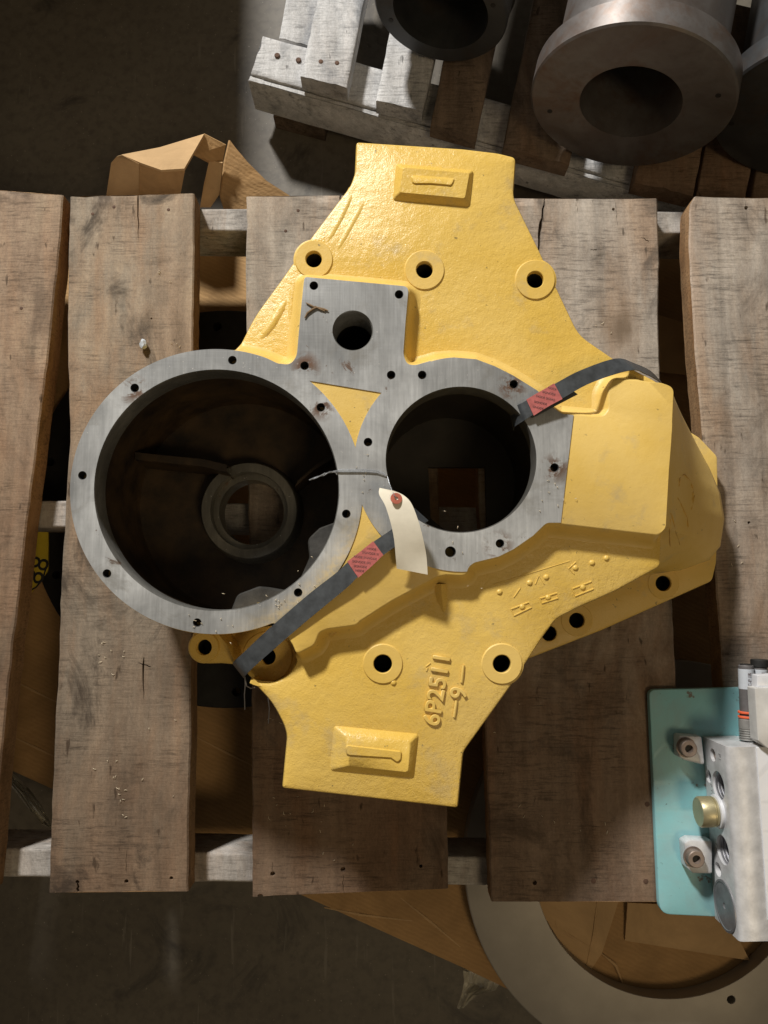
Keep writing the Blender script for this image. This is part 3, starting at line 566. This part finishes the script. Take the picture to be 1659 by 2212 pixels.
for q in [[(529, 1462, .15), (530, 1478, .14), (528, 1500, .12), (529, 1532, .10)], [(530, 1470, .145), (533, 1482, .14), (542, 1487, .15), (550, 1485, .17)], [(578, 1500, .1), (582, 1530, .06), (580, 1562, .04)]]:
    g = G(); g.tube([P(*p) for p in q], .0007, 6); g.out('strand', wire_m, w2)

# ------------------------------------------------------------------ things under the pallet
ZK = -.203
def card_mat(name, base, rot=.42, ribs=1.):
    m = M(name); v = m.map((1, 1, 1), (0, 0, rot)); w = m.n('ShaderNodeTexWave'); m.l(v, w.inputs[0]); w.inputs['Scale'].default_value = 46; w.bands_direction = 'Y'; w.inputs['Distortion'].default_value = 5; w.inputs['Detail'].default_value = 3
    a = m.noise(v, 7, 6, .65, .5); b = m.noise(v, 60, 5, .6)
    c = m.mix(m.mr(a, .35, .7), base, tuple(x * .62 for x in base)); c = m.mix(m.mr(w.outputs['Fac'], .2, .9, 0, .16 * ribs), c, tuple(x * .5 for x in base))
    n = m.bump(w.outputs['Fac'], .15 * ribs, .0015); n = m.bump(a, .45, .014, n); n = m.bump(b, .2, .002, n); return m.done(c, .85, 0, n, .2)
kraft = card_mat('kraft cardboard', (.46, .28, .125)); kraft_plain = card_mat('smooth kraft cardboard', (.56, .37, .19), .42, .1)
box = thing('cardboard_box', 'flattened brown cardboard box with a torn raised corner under the pallet', 'cardboard box', tuple(P(700, 1300, ZK)))
sheet = outline([(-330, 1510, 0), (20, 1662, 0), (113, 1704, 0), (660, 1937, 0), (1000, 2090, 0), (1500, 2330, 0), (1990, 2420, 0), (1990, 520, 0), (640, 470, 0), (230, 470, 0), (-330, 900, 0)], ZK, 0, .03)
slab('base_sheet', sheet, [], [(0, ZK - .006), (0, ZK)], kraft, box)
def panel(name, pts, mat, sub=1):
    p = [P(*q) for q in pts]; n = (p[1] - p[0]).cross(p[2] - p[0]).normalized(); n = n if n.z > 0 else -n
    g = G(); g.loft([[q - n * .004 for q in p], p], True, True, True); return g.out(name, mat, box, angle=20)
panel('flap', [(262, 334, -.088), (345, 318, -.096), (441, 289, -.112), (398, 364, -.070), (348, 367, -.068), (305, 352, -.072)], kraft_plain)
panel('flap', [(240, 352, -.10), (252, 338, -.09), (264, 335, -.086), (300, 354, -.076), (303, 440, -.19), (226, 446, -.19)], kraft_plain)
panel('flap', [(301, 354, -.076), (347, 369, -.070), (398, 366, -.072), (384, 440, -.18), (300, 442, -.18)], kraft)
panel('flap', [(441, 289, -.114), (488, 313, -.13), (480, 356, -.15), (450, 352, -.15), (418, 335, -.12)], kraft)
panel('flap', [(452, 346, -.14), (480, 352, -.14), (474, 420, -.19), (455, 448, -.2), (432, 448, -.2), (440, 400, -.18)], kraft_plain)
panel('flap', [(497, 303, -.145), (486, 350, -.155), (478, 425, -.178), (486, 452, -.185), (640, 452, -.19), (625, 422, -.185), (575, 390, -.175), (535, 350, -.16), (508, 318, -.149)], kraft)
g = G()
for q in [[(20, 1380), (130, 1420)], [(15, 1500), (130, 1555)], [(420, 1620), (560, 1690)], [(1290, 1960), (1260, 2105)], [(1180, 1990), (1290, 2050)], [(1360, 1970), (1355, 2035)]]:
    pass
for q in [[(1290, 1945), (1283, 2010), (1262, 2110)], [(1165, 1975), (1230, 2020), (1300, 2060)], [(1300, 2060), (1330, 2085), (1345, 2125)], [(1215, 1940), (1200, 1990), (1215, 2040)], [(700, 1960), (780, 1975), (900, 1990)], [(860, 1935), (930, 1990), (1000, 2050)], [(30, 1470), (70, 1490), (130, 1520)], [(25, 1590), (80, 1615), (130, 1640)], [(420, 1590), (490, 1625), (560, 1660)]]:
    g = G(); g.tube([P(*p, ZK + (.003 if p[0] > 1100 else -.001)) for p in q], [.001, .003, .001], 6); g.out('crease', kraft_plain, box)
panel('flap', [(1356, 1950, ZK + .012), (1560, 1960, ZK + .014), (1620, 2075, ZK + .012), (1350, 2032, ZK + .004)], kraft_plain)
panel('flap', [(1150, 1935, ZK + .006), (1340, 1935, ZK + .002), (1300, 2060, ZK + .004), (1260, 2120, ZK + .003)], kraft_plain)
panel('flap', [(1385, 668, -.172), (1505, 706, -.172), (1512, 812, -.19), (1385, 800, -.19)], kraft_plain)
# rings
def flat_ring(name, label, u, v, ro, ri, mat, z1, th, hr, nh, ph, a0=0):
    t = thing(name, label, 'ring', tuple(P(u, v, z1 - th))); o, i = hol(ell(u, v, ro, ro, 140), z1), hol(ell(u, v, ri, ri, 120), z1)
    hs = [hol(ell(u + hr * math.cos(math.radians(a)), v - hr * math.sin(math.radians(a)), 9, 9, 16), z1) for a in np.arange(nh) * 360 / nh + a0]
    slab('ring', o, [i] + hs, [(-.001, z1 - th), (0, z1 - th + .001), (0, z1 - .0015), (-.0012, z1 - .0003), (-.002, z1)], mat, t, chamfer=.0006); return t
grey_ring = plain('dull grey machined ring', (.30, .275, .24), .5, .3, .12, 14, .1)
flat_ring('flange_ring', 'large flat grey machined ring lying on cardboard below the pallet corner', 1445, 1867, 441, 291, grey_ring, -.169, .030, 322, 3, 30, -65.3)
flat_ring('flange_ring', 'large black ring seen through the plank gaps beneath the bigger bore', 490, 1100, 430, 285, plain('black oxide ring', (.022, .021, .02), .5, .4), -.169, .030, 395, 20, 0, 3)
# lower pallet carrying the box
lp = thing('wooden_pallet', 'low dark pallet hidden under the flattened cardboard box', 'pallet', tuple(P(800, 1300, ZF)))
for dv in (0, 480, 960): plank('runner', [(-100, 900 + dv * .62), (1900, 1500 + dv * .55)], [(-100, 950 + dv * .62), (1900, 1550 + dv * .55)], ZK - .045, ZK - .045 - ZF - .001, brown_wood, lp, 20 + dv, 20)
for k, du in enumerate((250, 560, 860, 1160, 1460)): plank('deck_board', [(du, 700 + du * .22), (du - 60, 1420 + du * .33)], [(du + 170, 740 + du * .22), (du + 110, 1480 + du * .33)], ZK - .0065, .037, brown_wood, lp, 40 + k, 20)
# yellow hand-lettered card in the left gap
yc = thing('yellow_card', 'yellow card with black handwritten numbers in the gap beside the leftmost plank', 'card', tuple(P(85, 1220, -.16)))
yl = outline([(30, 1140, 0), (104, 1140, .01), (104, 1232, .02), (60, 1290, .02), (20, 1300, 0)], -.16, .01)
slab('sheet', yl, [], [(0, -.163), (0, -.16)], plain('yellow card', (.62, .46, .03), .6, 0, .1, 30), yc)
p = P(82, 1232, -.1595); text('writing', '88', .045, plain('black marker', (.02, .02, .02), .6), yc, (p.x, p.y, -.1594), 1.25, .0001)
g = G(); g.tube([P(u, v_, -.1595) for u, v_ in [(100, 1225), (92, 1252), (78, 1268), (62, 1278)]], .0014, 6); g.out('writing', bpy.data.materials['black marker'], yc)
# crumpled plastic film
film = M('clear plastic film'); film = film.done((.75, .7, .55), .18, 0, film.bump(film.noise(film.map(), 60, 4, .6), .8, .006), .6, **{'Transmission Weight': .55, 'Alpha': .75})
def crumple(name, label, secs, z, seed):
    r = random.Random(seed); g = G(); rings = []
    for (a, b) in secs: rings.append([P(a[0] + (b[0] - a[0]) * k / 8 + r.uniform(-2, 2), a[1] + (b[1] - a[1]) * k / 8 + r.uniform(-3, 3), z + r.uniform(-.012, .012)) for k in range(9)])
    g.loft(rings, False); tag(g.out(name, film, angle=25, weld=0), label, 'plastic film')
crumple('plastic_wrap', 'crumpled clear plastic film at the cardboard edge beside the grey ring', [((988, 2075), (1082, 2100)), ((1000, 2095), (1080, 2118)), ((1002, 2120), (1070, 2140)), ((996, 2145), (1030, 2150)), ((988, 2178), (1000, 2180))], -.215, 3)
crumple('plastic_wrap', 'twisted clear plastic film in the gap beside the leftmost plank', [((14, 1690), (24, 1670)), ((40, 1720), (60, 1700)), ((65, 1755), (88, 1735)), ((92, 1778), (104, 1766)), ((108, 1790), (113, 1786))], -.24, 4)

# ------------------------------------------------------------------ pallet of steel liners behind
ZS, ZD = -.221, -.182
bp = thing('wooden_pallet', 'silvery weathered pallet behind carrying heavy flanged steel tubes', 'pallet', tuple(P(1000, 250, ZF)))
runner('runner', [(568, 76), (1100, 226), (1750, 408)], [(542, 158), (1090, 316), (1740, 502)], ZS - .089, ZS, pale_wood, bp)
runner('runner', [(541, 162), (1090, 320), (1740, 506)], [(536, 173), (1088, 333), (1740, 520)], ZS - .089, ZS - .004, pale_wood, bp)
lift = [(602, 81), (618, 0), (640, -150)]; plank('deck_board', lift, [(700, 108), (724, 0), (752, -150)], ZS - .003, TB, pale_wood, bp, 60, 20)
def backboard(l, r, mat, seed, up=420, z=ZD):
    k = .205; nl, nr = (l[0] + up * k, l[1] - up), (r[0] + up * k, r[1] - up); return plank('deck_board', [l, nl], [r, nr], z, TB, mat, bp, seed, 24)
b1 = backboard((650, 164), (749, 189), pale_wood, 61); backboard((812, 216), (914, 241), pale_wood, 62, 380)
backboard((930, 268), (1030, 296), brown_wood, 63); backboard((1088, 318), (1230, 356), brown_wood, 64); backboard((1372, 394), (1497, 424), B[0], 65); backboard((1503, 428), (1606, 452), B[0], 66); backboard((1616, 466), (1730, 500), B[2], 67, 420, ZD - .002)
plank('bottom_board', [(590, 250), (660, -120)], [(700, 280), (780, -120)], ZF + .040, .039, brown_wood, bp, 68, 20); plank('bottom_board', [(1420, 480), (1500, 60)], [(1540, 510), (1620, 60)], ZF + .040, .039, brown_wood, bp, 69, 20)
for u, v_ in [(599, 121), (645, 131)]:
    g = G(); g.lathe(P(u, v_, ZS), (0, 0, 1), [(-.004, .005), (.002, .0052), (.003, .004)], 14); g.out('nail', rust, bp)
for u, v_ in [(693, 133), (728, 136)]:
    g = G(); g.lathe(P(u, v_, ZD), (0, 0, 1), [(-.004, .004), (.0004, .0042), (.001, .003)], 14); g.out('nail', rust, bp)
def tube_mat(name, a, b, c):
    m = M(name); v = m.map(); n1 = m.noise(v, 9, 7, .65, .6); n2 = m.noise(v, 70, 5, .6); n3 = m.noise(m.map((1, 1, 1), (0, 0, 0), (5, 2, 1)), 8, 8, .68, .5)
    col = m.mix(m.mr(n1, .38, .62), a, b); col = m.mix(m.mr(n3, .50, .62, 0, .75), col, c); col = m.mix(m.mr(n2, .5, .8, 0, .4), col, tuple(x * .6 for x in a))
    return m.done(col, m.mr(n1, .3, .7, .38, .6), .55, m.bump(n2, .15, .001))
liner_m = tube_mat('oily steel with rust bloom', (.125, .105, .095), (.17, .16, .155), (.12, .072, .047)); liner_d = tube_mat('dark oily steel', (.05, .052, .055), (.075, .078, .08), (.07, .055, .045))
def liner(label, u, v, R, rb, rn, flange, L, mat, az=13, zc=None):
    ti = math.asin(max(0, (R - rn)) / L * .8); zc = ZD + R * math.cos(ti) + .001 if zc is None else zc
    ax = Vector((math.sin(math.radians(az)) * math.cos(ti), math.cos(math.radians(az)) * math.cos(ti), -math.sin(ti))); c = P(u, v, zc)
    t = thing('steel_liner', label, 'steel tube', (c.x, c.y, ZD), 'flanged steel tubes lying on the rear pallet')
    g = G(); g.lathe(c, ax, [(.05, rb * .97), (0, rb), (0, R - .003), (.003, R), (flange - .004, R), (flange, R - .004), (flange + .002, rn + .008), (flange + .012, rn), (L, rn), (L, rb), (.05, rb * .97)], 96, False); g.out('tube', mat, t, angle=30)
    g = G(); g.lathe(c, ax, [(L * .9, rb * .99), (L * .9, .001)], 60, False); g.out('end_disc', hole_dark, t)
    r_ = ax.cross(Vector((0, 0, 1))).normalized(); u_ = r_.cross(ax)
    for a in (25, 205):
        q = c + (r_ * math.cos(math.radians(a)) + u_ * math.sin(math.radians(a))) * R * .82; g = G(); g.lathe(q - ax * .0006, ax, [(0, .0001), (0, .0042), (.004, .0042)], 16, False); g.out('dowel_hole', hole_dark, t)
    return t
liner('big steel tube with wide rusty flange facing forward, between two other tubes', 1361, 224, .157, .0785, .130, .045, .5, liner_m)
liner('dark narrow steel tube end beside the silvery board with nails', 951, 28, .112, .080, .108, .05, .5, liner_d, zc=-.06)
liner('dark flanged steel tube with wrapped top beside the big rusty one', 1772, 252, .157, .0785, .130, .045, .5, liner_d)

# unseen crate added behind: it keeps the ceiling lamp off the floor on the left
cr = thing('blocker_crate', 'unseen plank crate added behind the pallets to block the lamp', 'crate', (-1.35, 1.75, ZF))
for k in range(4):
    z0 = ZF + .001 + k * .128; g = G(); g.box((-2.2, 1.30, z0), (-.51, 1.32, z0 + .124), .002); g.out('plank', brown_wood, cr)
    g = G(); g.box((-.53, 1.322, z0), (-.51, 2.2, z0 + .124), .002); g.out('plank', brown_wood, cr)
g = G(); g.box((-2.2, 1.30, ZF + .513), (-.51, 2.2, ZF + .533), .002); g.out('lid', brown_wood, cr)

# ------------------------------------------------------------------ hydraulic valve on teal plate
teal = M('chipped teal paint'); v0 = teal.map(); t1 = teal.noise(v0, 16, 6, .65, .4); t2 = teal.noise(v0, 130, 4, .6)
tc_ = teal.mix(teal.mr(t1, .4, .68), (.23, .50, .53), (.25, .42, .44)); tc_ = teal.mix(teal.mr(t2, .69, .74, 0, .8), tc_, (.07, .08, .08)); tc_ = teal.mix(teal.mr(teal.noise(v0, 34, 6, .7), .635, .675, 0, .9), tc_, (.16, .11, .08))
teal = teal.done(tc_, .42, 0, teal.bump(t2, .15, .001), .45)
tpz = .012
tpl = thing('teal_plate', 'teal painted steel plate with chipped edges under the aluminium valve block', 'plate', tuple(P(1500, 1730, .001)))
tl = outline([(1402, 1490, .010), (1700, 1483, .004), (1740, 1990, .004), (1425, 1975, .016)], tpz, .01)
slab('plate', tl, [], [(-.0008, .001), (0, .002), (0, tpz - .0015), (-.0005, tpz - .0006), (-.002, tpz)], teal, tpl)
alum = plain('sandblasted aluminium', (.58, .58, .59), .45, .25, .24, 38, .35); alum2 = plain('smooth white aluminium cover', (.68, .69, .72), .45, .15, .04, 30, .1); alum3 = plain('stained aluminium', (.58, .57, .55), .55, .2, .18, 26, .25)
vz0, vz1 = tpz + .001, .089
vb = thing('hydraulic_valve', 'pale aluminium hydraulic valve block with threaded ports standing on the teal plate', 'valve', tuple(P(1600, 1800, vz0)))
A_, B_ = P(1569, 1613, vz1), P(1599, 2036, vz1); d = (B_ - A_); d.z = 0; ln = d.length; d.normalize(); nx = Vector((d.y, -d.x, 0)); nx = nx if nx.x < 0 else -nx   # nx points out of the port face
def VP(s, out, z): p = A_ + d * s + nx * out; return Vector((p.x, p.y, z))
bl = resample(ccw(np.array([tuple(q[:2]) for q in (VP(0, 0, 0), VP(ln, 0, 0), VP(ln, -.045, 0), VP(0, -.045, 0))])), .2)
body = slab('block', bl, [], [(-.001, vz0), (0, vz0 + .002), (0, vz1 - .006), (-.0012, vz1 - .0025), (-.0045, vz1)], alum, vb)
ports = [(P(1553, 1697, .056), .0185, .04), (P(1562, 1836, .056), .0185, .04), (P(1535, 1631, .045), .0085, .006), (P(1521, 1677, .026), .0085, .03), (P(1552, 1878, .036), .0092, .012)]
cs = []
pc = []
for p, r, dp in ports:
    s = (p - A_).dot(d); q = VP(s, 0, p.z); pc.append((q, r, dp)); g = G(); g.lathe(q + nx * .004, -nx, [(0, r), (dp + .004, r)], 40); cs.append(g)
cut(body, cs)
thread = plain('thread steel', (.42, .42, .45), .3, .8); dk = plain('socket brown', (.22, .17, .14), .55, .4)
for q, r, dp in pc[:2] + pc[3:4]:
    for k in range(int(dp / .0042)):
        g = G(); g.lathe(q - nx * (.003 + k * .0042), -nx, [(0, r + .001), (.0012, r - .0018), (.0028, r - .0018), (.004, r + .001)], 40, False); g.out('thread', thread, vb)
for q, r, dp in (pc[2], pc[4]):
    g = G(); g.lathe(q - nx * dp, nx, [(0, r * .98), (.002, r * .9), (.002, r * .4), (-.001, r * .3)], 24, True); g.out('plug', dk, vb)
q = P(1556, 1956, .050); s = (q - A_).dot(d); q = VP(s, 0, .0515)
g = G(); g.lathe(q - nx * .001, nx, [(0, .032), (.0025, .0318), (.003, .029), (.0022, .028), (.0022, .004), (.0012, .003)], 56); g.out('blanking_disc', plain('grey plug', (.19, .19, .20), .45, .4), vb)
q = VP((P(1540, 1753, .05) - A_).dot(d), 0, .050); brass = plain('yellow zinc plug', (.42, .37, .22), .4, .6, .15)
g = G(); g.lathe(q, nx, [(0, .0215), (.004, .0215), (.0045, .0205)], 40); g.out('washer', alum2, vb)
g = G(); g.lathe(q + nx * .005, nx, [(0, .0185), (.003, .0195), (.0035, .018), (.005, .018), (.006, .0195), (.020, .0195), (.022, .018)], 48); g.out('port_plug', brass, vb)
for pts, bc_ in [([(1466, 1588), (1517, 1591), (1524, 1654), (1500, 1648), (1480, 1643), (1467, 1636)], (1489, 1618)), ([(1478, 1820), (1491, 1813), (1540, 1816), (1540, 1889), (1497, 1888), (1483, 1875)], (1505, 1857))]:
    e = outline(pts, .034, .004); slab('foot', e, [], [(-.001, vz0), (0, vz0 + .002), (0, .030), (-.001, .033), (-.003, .034)], alum, vb)
    p = P(*bc_, .046); g = G(); zz = Vector((0, 0, 1)); g.lathe(Vector((p.x, p.y, .034)), zz, [(0, .0135), (.0015, .0135), (.0016, .0115), (.011, .0112), (.012, .0102), (.012, .0056), (.006, .005), (.006, .0001)], 32, False); bo_ = g.out('foot_bolt', dk, vb)
    g = G(); g.lathe(Vector((p.x, p.y, .0404)), zz, [(0, .0001), (0, .0048)], 6, False); g.out('socket', hole_dark, bo_)
def quadbox(name, tlp, z0, z1, mat, bev=.002):
    e = outline(tlp, z1, .002); return slab(name, e, [], [(0, z0), (0, z1 - bev), (-bev * .3, z1 - bev * .3), (-bev, z1)], mat, vb)
quadbox('cover', [(1634, 1614), (1800, 1604), (1820, 2006), (1659, 1990)], vz0, .0905, alum2, .001)
quadbox('end_cover', [(1630, 1486), (1800, 1478), (1800, 1622), (1659, 1617), (1637, 1600)], .080, .1, alum3)
quadbox('end_cover', [(1636, 1458), (1800, 1450), (1800, 1484), (1634, 1487)], .080, .094, alum2)
def cartridge(u0, v0, u1, v1, z, segs, lab=None):
    a, b = P(u0, v0, z), P(u1, v1, z); ax = (b - a).normalized(); L = (b - a).length
    for nm, s0, s1, r, mt in segs:
        g = G(); e = min(.001, (s1 - s0) * L * .2); g.lathe(a, ax, [(s0 * L, r - e), (s0 * L + e, r), (s1 * L - e, r), (s1 * L, r - e)], 36); o = g.out(nm, mt, vb)
    if lab:
        for k, (tx, f) in enumerate(lab):
            q = a + ax * L * f; q.z = z + segs[-1][3] + .0003; text('label_print', tx, .0062, ink, vb, tuple(q), math.atan2(ax.y, ax.x), .00002)
dgrey = plain('dark solenoid steel', (.17, .16, .16), .45, .4); orange = plain('orange seal', (.75, .13, .05), .5, 0, .05); lab_m = plain('silver label', (.55, .58, .62), .5, .1, .05); thr = plain('bright thread', (.50, .50, .48), .35, .7); mg = plain('mid grey sleeve', (.27, .26, .245), .5, .4)
cartridge(1617, 1598, 1611, 1434, .056, [('thread_ring', k * .03, k * .03 + .018, .0118, thr) for k in range(5)] + [('sleeve', .0, .3, .0108, mg), ('sleeve', .14, .28, .0116, mg), ('seal_ring', .285, .315, .0122, orange), ('seal_ring', .345, .375, .0122, orange), ('solenoid', .3, .985, .0098, dgrey), ('end_cap', .97, 1., .0075, hole_dark), ('label', .66, .94, .01005, lab_m)], [('C-P 1R', .80)])
cartridge(1646, 1598, 1640, 1424, .05, [('solenoid', 0, .93, .0098, dgrey), ('end_cap', .9, 1., .0112, hole_dark), ('label', .6, .88, .01005, lab_m)], [('G01', .80)])
RF = Matrix((( d.x, 0, nx.x, 0), (d.y, 0, nx.y, 0), (0, 1, 0, 0), (0, 0, 0, 1)))
for tx, u, v_, z, sz in [('P1', 1551, 1636, .066, .010), ('P T1', 1530, 1706, .033, .008), ('P T1', 1548, 1765, .052, .008), ('T P1', 1541, 1832, .036, .008)]:
    s = (P(u, v_, z) - A_).dot(d); q = VP(s, .0002, z); RR = Matrix(((-d.x, 0, nx.x, 0), (-d.y, 0, nx.y, 0), (0, 1, 0, 0), (0, 0, 0, 1))); text('stamp', tx, sz, plain('stamped mark', (.25, .25, .26), .6), vb, tuple(q), RF, .00005)

# ------------------------------------------------------------------ litter
straw = plain('straw coloured shaving', (.66, .56, .40), .7)
def slivers(name, label, spots, z, ln=(.003, .009), w=.0007, seed=1):
    r = random.Random(seed); g = G()
    for u, v_, n_, sp in spots:
        for _ in range(n_):
            p = P(u + r.gauss(0, sp), v_ + r.gauss(0, sp), z + w); a = r.uniform(0, 6.3); L = r.uniform(*ln); b = r.uniform(-.6, .6); pts = [p + Vector((math.cos(a + b * k), math.sin(a + b * k), 0)) * L * k / 2 + Vector((0, 0, .0012 * (k == 1))) for k in range(3)]
            g.tube(pts, [w * .6, w, w * .4], 4)
    return tag(g.out(name, straw, smooth=False), label, 'wood shavings', kind='stuff')
slivers('wood_shavings', 'scattered pale wood shavings on the pallet planks', [(225, 1420, 9, 18), (235, 1660, 5, 12), (270, 1765, 2, 3), (255, 1705, 6, 14), (300, 1700, 2, 25), (620, 1750, 7, 25), (690, 1775, 4, 22), (720, 1850, 3, 20), (350, 595, 4, 14), (375, 745, 3, 8), (1270, 1770, 4, 25), (1130, 1500, 4, 30), (1140, 1740, 4, 30), (40, 620, 3, 12), (1600, 1180, 4, 25), (1320, 730, 3, 20), (590, 1560, 3, 12), (330, 1120, 3, 60), (300, 1550, 2, 60)], .0002, (.0015, .006), .00042, 2)
slivers('wood_shavings', 'tiny pale flecks scattered over the machined grey face', [(600, 1310, 9, 22), (480, 1340, 6, 30), (660, 1240, 5, 20), (760, 1030, 6, 22), (1190, 1080, 9, 22), (1000, 1205, 6, 40), (420, 1335, 4, 20)], ZG, (.0015, .0035), .0004, 5)
tw = thing('twig', 'dry forked brown twig on the square machined pad', 'twig', tuple(P(685, 665, ZG)))
tm = plain('dry twig', (.22, .14, .07), .8)
for q in [[(658, 687), (664, 676), (675, 668), (683, 664), (700, 668), (709, 671)], [(661, 654), (672, 660), (683, 665)], [(680, 661), (690, 667), (702, 672)]]:
    g = G(); g.tube([P(*p, ZG + .0014) for p in q], [.0006] + [.0013] * (len(q) - 2) + [.0006], 6); g.out('stem', tm, tw)
g = G(); bm = bmesh.new(); bmesh.ops.create_icosphere(bm, subdivisions=2, radius=1); p = P(310, 744, .006); r = random.Random(4)
vs = [p + Vector((q.co.x * .006, q.co.y * .009, q.co.z * .0055)) * r.uniform(.78, 1.15) + Vector((p.x, p.y, p.z)) * 0 for q in bm.verts]; vs = [p + (w_ - p) for w_ in vs]
vs = []
for q in bm.verts: k = r.uniform(.8, 1.12); vs.append(p + Vector((q.co.x * .0058, q.co.y * .0085, q.co.z * .0058)) * k)
g.add(vs, [[w_.index for w_ in f_.verts] for f_ in bm.faces]); bm.free()
tag(g.out('pebble', plain('pale stone', (.52, .56, .60), .7), smooth=False), 'small pale blue-grey pebble on the stained plank', 'pebble')
